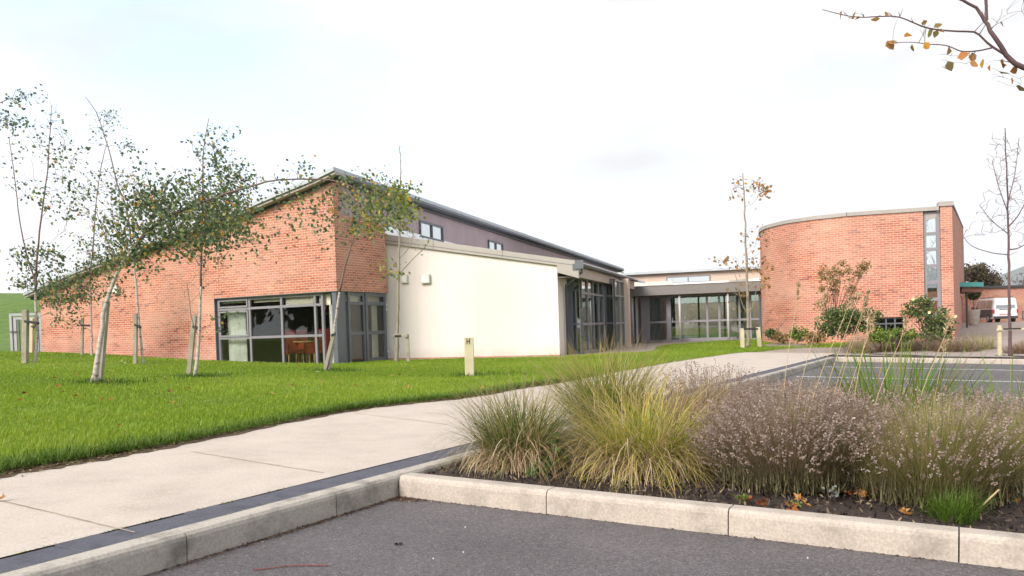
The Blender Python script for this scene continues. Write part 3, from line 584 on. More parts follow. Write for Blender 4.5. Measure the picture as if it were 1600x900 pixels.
mb = MB(); mb.box(0.0, S2+0.0, 0.004, 0.2, -0.12, 0.03); mb.box(0, S2+0.0, -0.012, 0.1, -0.12, 0.035); mb.build('brick_plinth', BRICK, cw)
S3 = w2(905, 420)[0]; fh = 0.30
mb = MB(); mb.prism([(0.05, zt2(0.05)+0.005), (S2+0.02, zt2(S2+0.02)+0.005), (S2+0.02, zt2(S2)-0.22), (S3, zt2(S3)-0.30), (S3, zt2(S3)+fh-0.08), (0.05, zt2(0.05)+fh)], -0.10, 0.05); mb.build('fascia', FASCIA, cw, bevel=0.004)
mb = MB()
mb.prism([(0.05, zt2(0.05)+fh*0.33), (S3, zt2(S3)+fh*0.33-0.03), (S3, zt2(S3)+fh*0.33-0.016), (0.05, zt2(0.05)+fh*0.33+0.014)], -0.104, -0.09)
for q in (1.9, 4.2): mb.box(q, q+0.012, -0.1035, -0.09, zt2(q)+0.02, zt2(q)+fh-0.01)
mb.build('fascia_joint', DARK, cw)
mb = MB(); mb.prism([(0.05, zt2(0.05)+fh-0.07), (S3-0.02, zt2(S3)+fh-0.16), (S3-0.02, zt2(S3)+fh-0.09), (0.05, zt2(0.05)+fh-0.006)], 0.05, 14.6); mb.build('roof', WHITEM, cw)
# white upstand against the purple wall, wedge-shaped
xa, za = onC(P1, 601, 353); xb, zb3 = onC(P1, 712, 382)
mb = MB(); mb.M = Matrix.Identity(4)
mb.prism([(xa-0.5, za-0.65), (xb+0.3, zb3-0.75), (xb, zb3), (xa-0.5, za)], -0.06, -0.005)
uo = mb.build('roof_upstand', WHITEM, bw); uo.matrix_basis = mC; uo['label'] = 'white flashing wedge at the foot of the purple wall'
for (px_, lab) in ((633, 'pale alarm box with small keyhole on cream wall beside the thin tree'), (666, 'square bulkhead light on cream wall, right of the alarm box')):
    s_, z_ = w2(px_, 436); P = E1+Vector((pD[0]*s_, pD[1]*s_, z_)); P.z = z_
    wall_light(P, RZ2, lab, (0.22, 0.10, 0.27) if px_ < 650 else (0.30, 0.12, 0.29))
# ---- glazed wing with stepped bays, local frame: origin at cream corner, x to the right, y along the wing
C0 = E1+Vector((pD[0]*S2, pD[1]*S2, 0)); C0.z = 0
gw = thing('glazed_wing', 'glazed wing with stepped grey framed bays under a long dark gutter', 'building', C0, RZ2)
def toC(x, y, D):                      # pixel at depth to local
    p = at(x, y, D)-C0; return p.x*pD[0]+p.y*pD[1], p.x*cD[0]+p.y*cD[1]
x_a = 0.02; ya = 1.25
def hit_x(px_, y_loc):                 # local x where pixel column meets the plane y_loc
    o = C0+Vector((cD[0]*y_loc, cD[1]*y_loc, 0)); return on_wall(o, pD, px_, 500)[0]
def hit_y(px_, x_loc):
    o = C0+Vector((pD[0]*x_loc, pD[1]*x_loc, 0)); return on_wall(o, cD, px_, 500)[0]
x1_ = hit_x(910, ya); y2_ = hit_y(945.5, x1_); x2_ = hit_x(962, y2_); y3_ = hit_y(976.5, x2_)
HZ = 2.55
mb = MB(); mb.box(x_a-0.02, x_a+0.09, ya-0.01, ya+0.12, 0.0, HZ+0.1); mb.build('post', FRAMED, gw)
grid_window(gw, x_a+0.09, x1_, 0.0, HZ, ya, [], [0.95, 2.05], FRAMED, GLASS2, fw=0.06)
mC90 = Matrix.Translation((x1_, ya, 0)) @ Matrix.Rotation(math.pi/2, 4, 'Z')
L1 = y2_-ya; L2 = y3_-y2_
q = grid_window(gw, 0.0, L1, 0.0, HZ, -0.0, [L1*k for k in (0.26, 0.5, 0.75)], [0.95, 1.95], FRAME, GLASS2, fw=0.07); q.matrix_basis = Matrix.Translation((x1_, ya+0.002, 0)) @ Matrix.Rotation(math.pi/2, 4, 'Z')
grid_window(gw, x1_+0.01, x2_, 0.0, HZ, y2_, [], [0.95, 1.95], FRAMED, GLASS2, fw=0.05)
q = grid_window(gw, 0.0, L2, 0.0, HZ, -0.0, [L2*0.5], [0.95, 1.95], FRAME, GLASS2, fw=0.07); q.matrix_basis = Matrix.Translation((x2_, y2_+0.002, 0)) @ Matrix.Rotation(math.pi/2, 4, 'Z')
x3_ = hit_x(983, y3_); mb = MB(); mb.box(x2_-0.1, x3_, y3_+0.003, y3_+0.4, 0, HZ+0.1); mb.build('wall', RENDER2, gw)
# eaves beam, gutter, roof
xe = hit_x(907, -0.05); ye = y3_+3.9
zg = w2(905, 412)[1]
mb = MB(); mb.box(xe-0.06, xe-0.02, -0.02, ye, zg-0.40, zg-0.10); mb.build('fascia', mat('eaves_board', (0.42, 0.34, 0.29), 0.7, var=0.05), gw)
mb = MB(); mb.box(-0.2, xe-0.06, 0.06, ye, zg-0.39, zg-0.36); mb.build('soffit', mat('soffit', (0.20, 0.17, 0.15), 0.8, var=0.1), gw)
mb = MB()
prof = [(math.cos(a)*0.075, math.sin(a)*0.075) for a in np.linspace(math.pi, 2*math.pi, 8)]
mb.add([(xe+0.07+px_, y_, zg-0.02+pz_) for y_ in (-0.12, ye) for px_, pz_ in prof], [(i, i+1, i+9, i+8) for i in range(7)]+[tuple(range(8)), tuple(range(15, 7, -1))])
mb.add([(xe+0.002, -0.12, zg-0.0), (xe+0.002, ye, zg-0.0), (xe+0.002, ye, zg-0.10), (xe+0.002, -0.12, zg-0.10)], [(0, 1, 2, 3)]); mb.build('gutter', GUT, gw)
mb = MB(); mb.prism([(-0.3, zg+0.09), (xe+0.03, zg+0.035), (xe+0.03, zg+0.06), (-0.3, zg+0.14)], 0.0, ye); mb.build('roof', WHITEM, gw)
mb = MB(); mb.box(-0.28, 0.0, 0.3, ye, HZ, zg+0.05); mb.build('upper_wall', RENDER2, gw)
# downpipe
mb = MB(); mb.tube([(xe+0.07, 0.02, zg-0.08), (xe+0.07, 0.02, zg-0.26), (x_a+0.10, 0.60, zg-0.62), (x_a+0.06, 0.75, zg-0.72), (x_a+0.06, 0.75, 0.0)], 0.04, 10); mb.build('downpipe', GUT, gw, smooth=True)
mb = MB(); mb.box(xe-0.10, xe+0.16, -0.15, -0.12, zg-0.16, zg+0.10); mb.box(xe-0.18, xe-0.02, -0.118, 0.10, zg-0.20, zg+0.0); mb.build('gutter_end', GUT, gw)
# interior wall, curtains
mb = MB(); mb.cur = 0; mb.box(-3.4, -3.3, 1.3, ye, 0, 2.9); mb.box(-3.3, x2_-0.1, y3_+0.1, y3_+0.2, 0, 2.9); mb.box(-3.3, 0.0, 1.30, 1.36, 0, 2.9); mb.cur = 1; mb.box(-3.3, x2_-0.1, ya+0.15, y3_, -0.05, 0.004); mb.cur = 0; mb.box(-3.3, x1_-0.1, ya+0.15, y3_, 2.6, 2.7)
mb.build('room', [ROOMG, ROOMD], gw)
curtain(gw, x_a+0.13, x_a+0.22, ya+0.2, 0.05, 2.3, mat('blue_curtain', (0.35, 0.42, 0.44), 0.85, var=0.1), n=3)
mb = MB(); mb.box(x_a+0.24, x_a+0.40, ya+0.25, ya+0.3, 0.05, 2.0); mb.build('inner_panel', mat('brown_panel', (0.12, 0.07, 0.05), 0.7, var=0.4, vscale=20), gw)
# ---- glazed link
Lk = at(985, 533, 38.0); Lk.z = 0
lk_ = thing('glazed_link', 'low glazed link corridor with deep grey fascia and slim pale columns', 'building', Lk, RZ2)
def w3(x, y): return on_wall(Lk, pD, x, y)
xl = w3(980, 480)[0]; xr = w3(1193, 480)[0]; zf0 = w3(1067, 460.5)[1]; zf1 = w3(1067, 446)[1]
mb = MB(); mb.box(xl-1.5, xr, -0.75, 4, zf0, zf1); mb.build('fascia', FASCIAD, lk_, bevel=0.01)
mb = MB(); mb.box(xl-1.5, xr, -0.77, 4, zf1+0.003, zf1+0.025); mb.build('roof_edge', FASCIAD, lk_)
xm = [w3(x, 480)[0] for x in (1012, 1041, 1048, 1102, 1105, 1123, 1127)]
gx0 = w3(1001, 480)[0]
mull = [w3(x, 480)[0] for x in (1013, 1044, 1062, 1104.5, 1123.5, 1138, 1155, 1172)]
g = grid_window(lk_, gx0, xr-0.05, 0.0, zf0-0.004, 0.05, mull, [w3(1090, 501.5)[1]], FRAME, glassmat('link_glass', (0.40, 0.48, 0.45), 0.17), fw=0.09)
mb = MB(); mb.box(w3(1041, 480)[0], w3(1048, 480)[0], 0.0, 0.045, 0, zf0-0.01); mb.box(gx0, w3(1012, 480)[0], 0.0, 0.045, 0, zf0-0.01); mb.box(w3(1065, 480)[0], w3(1150, 480)[0], 0.0, 0.045, 0.0, 0.16); mb.build('solid_panel', FRAME, lk_)
mb = MB(); mb.tube([(w3(1051, 500)[0], -0.03, w3(1051, 500)[1]-0.1), (w3(1051, 500)[0], -0.03, w3(1051, 500)[1]+0.1)], 0.015, 6); mb.build('door_handle', STEEL, g)
for x, yb in ((991, 0), (1064.5, 0), (1139, 0)):
    a = w3(x, 500)[0]; mb = MB(); mb.tube([(a, -0.55, 0), (a, -0.55, zf0)], 0.055 if x > 1000 else 0.07, 14); mb.build('column', STEEL, lk_, smooth=True)
a = w3(1188, 500)[0]; mb = MB(); mb.tube([(a, -0.25, 0), (a, -0.25, zf0)], 0.05, 10); mb.build('downpipe', GUT, lk_)
mb = MB(); mb.cur = 0; mb.box(gx0-2.0, gx0+1.2, 2.6, 2.7, 0, 2.9); mb.cur = 1; mb.box(gx0-2, xr, 0.16, 2.6, -0.05, 0.0); mb.cur = 0; mb.box(gx0-2, xr, 0.3, 2.6, zf0+0.02, zf0+0.04); mb.box(gx0-0.25, gx0-0.15, 0.1, 2.6, 0, 2.2); mb.build('room', [ROOMG, ROOMD], lk_)
curtain(lk_, w3(1018, 480)[0], w3(1030, 480)[0], 0.5, 0.05, 2.0, mat('teal_curtain', (0.22, 0.33, 0.33), 0.85, var=0.1), n=6)
mb = MB(); mb.box(w3(1150, 480)[0], w3(1166, 480)[0], 0.4, 0.45, 0.1, 2.0); mb.build('blind', BLIND, lk_)
grid_window(lk_, gx0+1.2, xr, 0.0, zf0+0.01, 2.6, [gx0+2.4, gx0+3.6, gx0+4.8], [0.9], FRAME, GLASS, fw=0.08)
# ---- far cream block behind the link
Fb = at(1000, 430, 56); Fb.z = 0
fb = thing('rear_block', 'pale pink rendered block with grey strip window rising behind the glazed link', 'building', Fb, RZ2)
def w4(x, y): return on_wall(Fb, pD, x, y)
x0_, x1b = w4(990, 440)[0], w4(1200, 440)[0]; zt_l = w4(1000, 429.5)[1]; zt_r = w4(1188, 420)[1]
mb = MB(); mb.prism([(x0_-4, 0), (x1b+5, 0), (x1b+5, zt_r), (x0_-4, zt_l)], 0, 8); mb.build('wall', RENDER2, fb)
mb = MB(); mb.prism([(x0_-4.2, zt_l+0.01), (x1b+5, zt_r+0.01), (x1b+5, zt_r+0.16), (x0_-4.2, zt_l+0.16)], -0.35, 8.2); mb.build('roof', ROOFM, fb)
a, b = w4(1041, 436)[0], w4(1110, 436)[0]; grid_window(fb, a, b, w4(1041, 444)[1], w4(1075, 431)[1], -0.06, [(a+b)/2], [], FRAME, GLASSH, fw=0.08)
Wr = at(1100, 440, 50); Wr.z = 0
wr = thing('link_rooflight', 'long white rooflight curb lying on top of the glazed link', 'rooflight', Wr, RZ2)
def w5(x, y): return on_wall(Wr, pD, x, y)
mb = MB(); mb.prism([(w5(1020, 440)[0], 2.0), (w5(1138, 440)[0], 2.0), (w5(1138, 440)[0], w5(1138, 438.5)[1]), (w5(1042, 440)[0], w5(1042, 443)[1]), (w5(1020, 440)[0], w5(1020, 444)[1])], 0, 1.2); mb.build('curb', WHITEM, wr)
mb = MB(); mb.prism([(w5(1138.5, 440)[0], 2.0), (w5(1168, 440)[0], 2.0), (w5(1166, 440)[0], w5(1166, 435.5)[1]), (w5(1140, 440)[0], w5(1140, 438.5)[1])], -0.05, 1.0); mb.build('cowl', FASCIA, wr)
mb = MB(); mb.prism([(w5(1170, 440)[0], 2.0), (w5(1192, 440)[0], 2.0), (w5(1192, 440)[0], w5(1192, 433)[1]), (w5(1170, 440)[0], w5(1170, 436.5)[1])], 0, 1.0); mb.build('curb', WHITEM, wr)
# ---- brick hall with curved wall
Hc = at(1491, 500, 27.6); Hc.z = 0
hall = thing('brick_hall', 'red brick hall with curving wall and tall slit window on the right', 'building', Hc, RZ2)
def w6(x, y): return on_wall(Hc, pD, x, y)
xp = w6(1470.5, 400)[0]; xs_ = w6(1443, 400)[0]; ztop = w6(1430, 331)[1]; zpier = w6(1480, 322)[1]
mb = MB(); mb.box(xp, 0, 0, 0.35, -0.2, zpier); mb.build('pier', BRICK, hall)
mb = MB(); mb.box(xp-0.04, 0.04, -0.04, 0.39, zpier+0.003, zpier+0.16); mb.build('coping', FASCIA, hall, bevel=0.005)
# straight part
lw0, lw1 = w6(1366, 500)[0], w6(1416, 500)[0]; lz = w6(1400, 495.3)[1]; xst = w6(1325, 420)[0]
mb = MB(); mb.prism([(xst, -0.2), (lw0, -0.2), (lw0, lz), (lw1, lz), (lw1, -0.2), (xs_, -0.2), (xs_, ztop), (xst, ztop)], 0, 0.30); mb.build('wall', BRICK, hall)
# curved part
cpts = [(1325, None), (1300, 28.95), (1275, 29.3), (1255, 29.7), (1238, 30.1), (1223, 30.6), (1210, 31.2), (1200, 31.8), (1193, 32.6), (1190.5, 33.6), (1191, 34.6), (1195, 35.6)]
loc = []
for i, (px_, D) in enumerate(cpts):
    if D is None: loc.append((xst, 0.0)); continue
    p = at(px_, 500, D)-Hc; loc.append((p.x*pD[0]+p.y*pD[1], p.x*cD[0]+p.y*cD[1]))
fine = []
for i in range(len(loc)-1):
    p0, p1, p2, p3 = [Vector(loc[max(0, min(len(loc)-1, j))]) for j in (i-1, i, i+1, i+2)]
    for k in range(5):
        f = k/5; fine.append(0.5*((2*p1)+(p2-p0)*f+(2*p0-5*p1+4*p2-p3)*f*f+(-p0+3*p1-3*p2+p3)*f**3))
fine.append(Vector(loc[-1]))
def curved(name, z0, z1, off, thick, m, uvs=False, under=None):
    nrm = []
    for i in range(len(fine)):
        d = (fine[min(i+1, len(fine)-1)]-fine[max(i-1, 0)]).normalized(); nrm.append(Vector((d.y, -d.x))*-1)
    # outward is towards the camera: negative local y
    nrm = [n if True else n for n in nrm]
    if nrm[2].y > 0: nrm = [-n for n in nrm]
    me = bpy.data.meshes.new(name); V = []; 
    for q, n in zip(fine, nrm):
        a = q+n*off; b = q+n*(off-thick); V += [(a.x, a.y, z0), (a.x, a.y, z1), (b.x, b.y, z1), (b.x, b.y, z0)]
    Fc = []; UV = []; s = 0
    for i in range(len(fine)-1):
        ds = (fine[i+1]-fine[i]).length
        for k in range(4):
            k2 = (k+1) % 4; Fc.append((4*i+k, 4*i+k2, 4*i+4+k2, 4*i+4+k)); zz = [z0, z1, z1, z0]
            UV += [(xst-s, zz[k]), (xst-s, zz[k2]), (xst-s-ds, zz[k2]), (xst-s-ds, zz[k])]
        s += ds
    Fc.append((3, 2, 1, 0)); UV += [(0, 0)]*4; e = 4*(len(fine)-1); Fc.append((e, e+1, e+2, e+3)); UV += [(0, 0)]*4
    me.from_pydata(V, [], Fc); u = me.uv_layers.new(name='UVMap'); u.data.foreach_set('uv', np.array(UV, np.float32).ravel()); me.materials.append(m); me.update()
    o = bpy.data.objects.new(name, me); sc.collection.objects.link(o); o.parent = hall; return o
cwall = curved('curved_wall', -0.2, ztop, 0, 0.3, BRICKC); cwall['label'] = 'long brick wall curving away to the left'
cc = curved('coping', ztop+0.003, ztop+0.13, 0.05, 0.4, FASCIA)
mb = MB(); mb.box(xst-0.0, xp-0.045, -0.05, 0.35, ztop+0.003, ztop+0.13); mb.build('coping', FASCIA, hall)
# slit window
mb = MB(); zz_ = [w6(1458, y)[1] for y in (364.5, 389, 415, 441, 467.5, 493)]
W = grid_window(hall, xs_+0.005, xp-0.005, -0.1, ztop-0.02, 0.10, [], zz_[::-1], FRAME, GLASS3, fw=0.11)
mb.prism([(xs_+0.1, w6(1448, 344.5)[1]), (xp-0.1, w6(1470, 339)[1]), (xp-0.1, ztop-0.1), (xs_+0.1, ztop-0.1)], 0.09, 0.12); mb.build('infill_panel', FASCIA, W)
grid_window(hall, lw0, lw1, 0.25, lz-0.004, 0.08, [lw0+(lw1-lw0)*k for k in (0.38, 0.66)], [0.62], FRAMED, GLASS, fw=0.05)
# side wall
B1d = azd(29.0)
def w7(x, y): return on_wall(Hc, B1d, x, y)
sS = w7(1506, 400)[0]; zs1 = w7(1506, 369)[1]; print('hall side len', sS, 'z', zs1, 'ztop', ztop, 'zpier', zpier, 'cream', zt2(0), zt2(S2), 'purple', ptz, 'sL', sL, 'link', zf0, zf1, 'bays', x1_, y2_, x2_, y3_)
angS = math.atan2(B1d[1], B1d[0])-RZ2
do0, do1 = w7(1502.5, 480)[0], w7(1504.3, 480)[0]; do2, do3 = w7(1505.0, 480)[0], w7(1505.6, 480)[0]
mb = MB(); mb.prism([(0.003, -0.1), (do0, -0.1), (do0, 2.1), (do1, 2.1), (do1, -0.1), (do2, -0.1), (do2, 2.1), (do3, 2.1), (do3, -0.1), (sS, -0.1), (sS, zs1), (0.003, zpier)], 0.0, 0.3); sw = mb.build('side_wall', BRICK, hall); sw.matrix_basis = Matrix.Rotation(angS, 4, 'Z')
mb = MB(); mb.box(do0, do3, 0.2, 0.26, -0.1, 2.1); sw = mb.build('door_recess', BRICK, hall); sw.matrix_basis = Matrix.Rotation(angS, 4, 'Z')
mb = MB(); mb.prism([(-0.02, zpier+0.0), (sS+0.1, zs1), (sS+0.1, zs1+0.10), (-0.02, zpier+0.12)], -0.03, 0.35); sw = mb.build('side_coping', DARK, hall); sw.matrix_basis = Matrix.Rotation(angS, 4, 'Z')
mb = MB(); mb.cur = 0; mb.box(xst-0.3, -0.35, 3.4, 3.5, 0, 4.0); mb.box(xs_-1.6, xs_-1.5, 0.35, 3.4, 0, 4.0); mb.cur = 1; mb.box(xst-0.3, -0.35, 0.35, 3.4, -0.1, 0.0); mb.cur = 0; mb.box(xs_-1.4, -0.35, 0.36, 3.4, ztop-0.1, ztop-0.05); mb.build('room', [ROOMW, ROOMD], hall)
# ---- canopy, far brick wall
cn = thing('entrance_canopy', 'flat entrance canopy with teal edge on brick bracket beyond the hall', 'canopy', (0, 0, 0))
D_ = 48; 
def hexpx(mb, x0, x1, y0, y1, D, dep):
    a, b, c, d = at(x0, y1, D), at(x1, y1, D), at(x1, y0, D), at(x0, y0, D); e = Vector((0.25, 1, 0)).normalized()*dep
    mb.hexa([a, b, b+e, a+e, d, c, c+e, d+e])
mb = MB(); hexpx(mb, 1500, 1537, 441, 448, D_, 5); mb.build('canopy_edge', mat('teal_metal', (0.06, 0.30, 0.27), 0.4, var=0.06), cn)
mb = MB(); hexpx(mb, 1503, 1536.5, 448.3, 456, D_+0.2, 4); mb.build('canopy_soffit', mat('canopy_brown', (0.20, 0.09, 0.06), 0.8, var=0.1), cn)
mb = MB(); a = lev(1510.5, 512, 0.0); p = at(1510.5, 480, D_+0.5); mb.tube([(p.x, p.y, -0.2), (p.x, p.y, at(1510, 450, D_+0.5).z)], 0.06, 8); mb.build('post', DARK, cn)
Fw = at(1510, 480, 74); Fw.z = -0.1
fw_ = thing('service_block', 'low red brick block with dark roof line behind the parked van', 'building', Fw, math.atan2(-0.02, 1))
mb = MB(); zt_ = at(1560, 450, 74).z; mb.box(-6, 14, 0, 6, -0.5, zt_-Fw.z); mb.build('wall', BRICK, fw_)
mb = MB(); mb.box(-6.2, 14.2, -0.2, 6.2, zt_-Fw.z+0.004, zt_-Fw.z+0.2); mb.build('roof', DARK, fw_)
grid_window(fw_, 4.9, 7.0, 0.15, 0.95, -0.04, [5.9], [], FRAMED, GLASS2, fw=0.1)
#@@VAN
VW = mat('van_white', (0.78, 0.78, 0.80), 0.25, var=0.01); VG = mat('van_silver', (0.16, 0.16, 0.17), 0.3, metal=0.4, var=0.03); TYRE = mat('tyre', (0.02, 0.02, 0.02), 0.8)
VGL = glassmat('van_glass', (0.25, 0.28, 0.3), 0.25); REDL = mat('tail_light', (0.45, 0.02, 0.02), 0.3)
vp = at(1553, 505.0, 68); vp.z = GZ(vp.x, vp.y)-0.02
VA = math.radians(-57)    # local +x = forward
van = thing('panel_van', 'white passenger van with tailgate facing the camera, parked before the low brick block', 'van', vp, 0)
van.matrix_basis = Matrix.Translation(vp) @ Matrix.Rotation(math.radians(80), 4, 'Z')
# body: cross-section at stations x (front +) , local y left
stn = [(-2.35, 0.80, 0.35, 1.05, 1.80), (-2.30, 0.90, 0.30, 1.05, 1.92), (-1.5, 0.95, 0.28, 1.08, 1.97), (0.8, 0.95, 0.28, 1.08, 1.97), (1.25, 0.95, 0.28, 1.08, 1.88), (1.75, 0.93, 0.28, 1.08, 1.30), (2.35, 0.85, 0.30, 0.95, 1.02), (2.5, 0.70, 0.35, 0.70, 0.74)]
mb = MB(); V = []
for x, w_, z0_, zm, zt__ in stn:
    wt = w_*0.86; V += [(x, -w_, z0_), (x, -w_, zm), (x, -wt, zt__-0.06), (x, -wt*0.85, zt__), (x, wt*0.85, zt__), (x, wt, zt__-0.06), (x, w_, zm), (x, w_, z0_)]
fs = [(8*i+k, 8*i+(k+1) % 8, 8*i+8+(k+1) % 8, 8*i+8+k) for i in range(len(stn)-1) for k in range(8)]+[tuple(range(8)), tuple(range(len(V)-1, len(V)-9, -1))]
mb.add(V, fs); mb.build('body', VW, van, bevel=0.03)
mb = MB(); mb.add([(-2.362, -0.70, 1.12), (-2.362, 0.70, 1.12), (-2.335, 0.64, 1.72), (-2.335, -0.64, 1.72)], [(0, 1, 2, 3)]); mb.build('rear_window', VGL, van)
for s in (-1, 1):
    for (a, b) in ((-2.1, -1.0), (-0.9, 0.3), (0.4, 1.2)):
        mb = MB(); mb.add([(a, s*0.955, 1.14), (b, s*0.955, 1.14), (b-(0.12 if b > 1 else 0), s*0.845, 1.78), (a, s*0.845, 1.78)], [(0, 1, 2, 3)]); mb.build('side_window', VGL, van)
    mb = MB(); mb.box(-2.37, -2.25, min(s*0.80, s*0.945), max(s*0.80, s*0.945), 0.72, 1.05); mb.build('tail_light', REDL, van, bevel=0.02)
    mb = MB(); mb.box(1.35, 1.50, min(s*0.96, s*1.18), max(s*0.96, s*1.18), 1.10, 1.30); mb.build('wing_mirror', DARK, van, bevel=0.03)
    mb = MB(); mb.tube([(-1.9, s*0.70, 2.01), (0.7, s*0.70, 2.01)], 0.025, 8); mb.build('roof_rail', DARK, van)
    for x in (-1.45, 1.55):
        mb = MB(); mb.tube([(x, s*0.97, 0.33), (x, s*0.74, 0.33)], 0.34, 24); wh = mb.build('wheel', TYRE, van); mb = MB(); mb.tube([(x, s*0.98, 0.33), (x, s*0.972, 0.33)], 0.21, 16); mb.build('rim', STEEL, wh)
for s in (-1, 1):
    mb = MB(); mb.box(-2.2, 1.9, min(s*0.945, s*0.962), max(s*0.945, s*0.962), 0.42, 1.06); mb.build('side_panel', VG, van, bevel=0.01)
mb = MB(); mb.box(-2.46, -2.30, -0.88, 0.88, 0.30, 0.50); mb.build('bumper', DARK, van, bevel=0.03)
mb = MB(); mb.box(-2.375, -2.36, -0.45, 0.45, 1.02, 1.08); mb.build('tailgate_handle', DARK, van)
mb = MB()
for k in range(15):
    if k in (4,): continue
    a = -0.45+k*0.062; mb.box(-2.368, -2.3605, a, a+0.040, 0.60, 0.66+0.02*((k*7) % 2))
mb.build('lettering', mat('van_lettering', (0.50, 0.10, 0.05), 0.5), van)
for y in (-0.9,): pass
#@@PLANTER
pp = at(1521.5, 505, 56); pz = GZ(pp.x, pp.y); t_ = thing('potted_topiary', 'round clipped topiary ball on bare stem in a pale pot beside the van', 'plant', (pp.x, pp.y, pz))
mb = MB(); mb.tube([(0, 0, 0), (0, 0, 0.05), (0, 0, 1.0), (0, 0, 1.04)], [0.26, 0.30, 0.42, 0.38], 16); mb.build('pot', KERB, t_, smooth=False)
mb = MB(); mb.tube([(0, 0, 1.0), (0.02, 0, 1.5), (0, 0, 2.0)], [0.03, 0.025, 0.02], 6); mb.build('stem', mat('stem', (0.12, 0.08, 0.05), 0.9), t_)
LEAFD = leafmat('dark_leaf', [(0, (0.02, 0.035, 0.012)), (0.6, (0.045, 0.065, 0.02)), (1, (0.10, 0.09, 0.03))], 0.2)
#@@BALL
#@@VEG
def leaves(name, P, size, m, parent=None, tint=None, down=0.5, wind=None, asp=0.75, flat=False):
    n = len(P); P = np.asarray(P, float)
    d = rng.normal(0, 1, (n, 3)); d[:, 2] -= down*1.6
    if flat: d[:, 2] = rng.normal(0, 0.12, n)
    if wind is not None: d += np.array(wind)
    d /= np.linalg.norm(d, axis=1)[:, None]
    r = rng.normal(0, 1, (n, 3))
    if flat: r = r*0.25+np.array([0, 0, 1.0])
    s = np.cross(d, r); s /= np.linalg.norm(s, axis=1)[:, None]; nn = np.cross(d, s)
    L_ = (size*rng.uniform(0.65, 1.25, n))[:, None]; wd = L_*asp*0.5; c = rng.uniform(-0.12, 0.28, (n, 1))*L_
    V = np.stack([P, P+d*L_*0.35+s*wd+nn*c, P+d*L_, P+d*L_*0.35-s*wd+nn*c, P+d*L_*0.75+s*wd*0.62+nn*c*0.5, P+d*L_*0.75-s*wd*0.62+nn*c*0.5], 1).reshape(-1, 3)
    b = np.arange(n)[:, None]*6
    Fc = np.concatenate([b+np.array([[0, 1, 4, 2]]), b+np.array([[0, 2, 5, 3]])])
    t = rng.uniform(0, 1, n) if tint is None else tint
    return npmesh(name, V, Fc, m, parent, {'tint': np.repeat(t, 6)})
def barkmat(name, c1, c2, marks=None, sc_=8):
    m = bpy.data.materials.new(name); m.use_nodes = True; t = m.node_tree; lk = t.links.new; b = t.nodes['Principled BSDF']; b.inputs['Roughness'].default_value = 0.75
    g = t.nodes.new('ShaderNodeNewGeometry'); mp_ = t.nodes.new('ShaderNodeMapping'); mp_.inputs['Scale'].default_value = (1, 1, 3.2 if marks else 0.5); lk(g.outputs['Position'], mp_.inputs[0])
    n = t.nodes.new('ShaderNodeTexNoise'); n.inputs['Scale'].default_value = sc_; n.inputs['Detail'].default_value = 8; n.inputs['Roughness'].default_value = 0.65; lk(mp_.outputs[0], n.inputs['Vector'])
    st_ = [(0.36, marks if marks else c1), (0.44, c1), (0.75, c2)]; r = ramp(t, st_); lk(n.outputs['Fac'], r.inputs[0]); lk(r.outputs[0], b.inputs['Base Color'])
    bp = t.nodes.new('ShaderNodeBump'); bp.inputs['Strength'].default_value = 0.4; bp.inputs['Distance'].default_value = 0.01; lk(n.outputs['Fac'], bp.inputs['Height']); lk(bp.outputs[0], b.inputs['Normal'])
    return m
BIRCH = barkmat('birch_bark', (0.36, 0.31, 0.27), (0.55, 0.49, 0.44), (0.07, 0.05, 0.045))
TWIG = barkmat('twig_bark', (0.14, 0.085, 0.075), (0.22, 0.15, 0.13))
q = rng.normal(0, 1, (1500, 3)); q /= np.linalg.norm(q, axis=1)[:, None]; q *= rng.uniform(0.75, 1, (1500, 1))*0.46; q[:, 2] += 2.2
leaves('foliage', q, 0.10, LEAFD, [o for o in bpy.data.objects if o.name == 'potted_topiary'][0])
GREYB = barkmat('grey_bark', (0.20, 0.17, 0.12), (0.30, 0.26, 0.19))
REDB = barkmat('purple_bark', (0.085, 0.045, 0.05), (0.15, 0.10, 0.09))
STAKE = mat('stake_wood', (0.23, 0.21, 0.16), 0.85, col2=(0.36, 0.32, 0.25), vscale=6, bump=0.3); STAKEY = mat('new_stake_wood', (0.47, 0.41, 0.26), 0.8, col2=(0.57, 0.50, 0.34), vscale=5, bump=0.2)
RUB = mat('rubber_tie', (0.015, 0.015, 0.017), 0.6)
LEAFB = leafmat('birch_leaf', [(0, (0.05, 0.09, 0.045)), (0.55, (0.105, 0.155, 0.072)), (0.86, (0.20, 0.25, 0.09)), (0.93, (0.28, 0.27, 0.07)), (0.98, (0.50, 0.32, 0.05)), (1, (0.55, 0.22, 0.03))], 0.35)
LEAFY = leafmat('lime_leaf', [(0, (0.08, 0.12, 0.03)), (0.5, (0.20, 0.25, 0.05)), (0.85, (0.34, 0.36, 0.08)), (1, (0.50, 0.25, 0.03))], 0.4)
LEAFR = leafmat('rust_leaf', [(0, (0.17, 0.15, 0.06)), (0.35, (0.26, 0.15, 0.05)), (0.7, (0.45, 0.19, 0.06)), (1, (0.52, 0.32, 0.10))], 0.35)
def bez(P, n=24):
    out = []
    for i in range(len(P)-1):
        p0, p1, p2, p3 = [P[max(0, min(len(P)-1, j))] for j in (i-1, i, i+1, i+2)]
        m = max(2, n//(len(P)-1))
        for k in range(m):
            f = k/m; out.append(0.5*((2*p1)+(p2-p0)*f+(2*p0-5*p1+4*p2-p3)*f*f+(-p0+3*p1-3*p2+p3)*f**3))
    out.append(P[-1]); return out
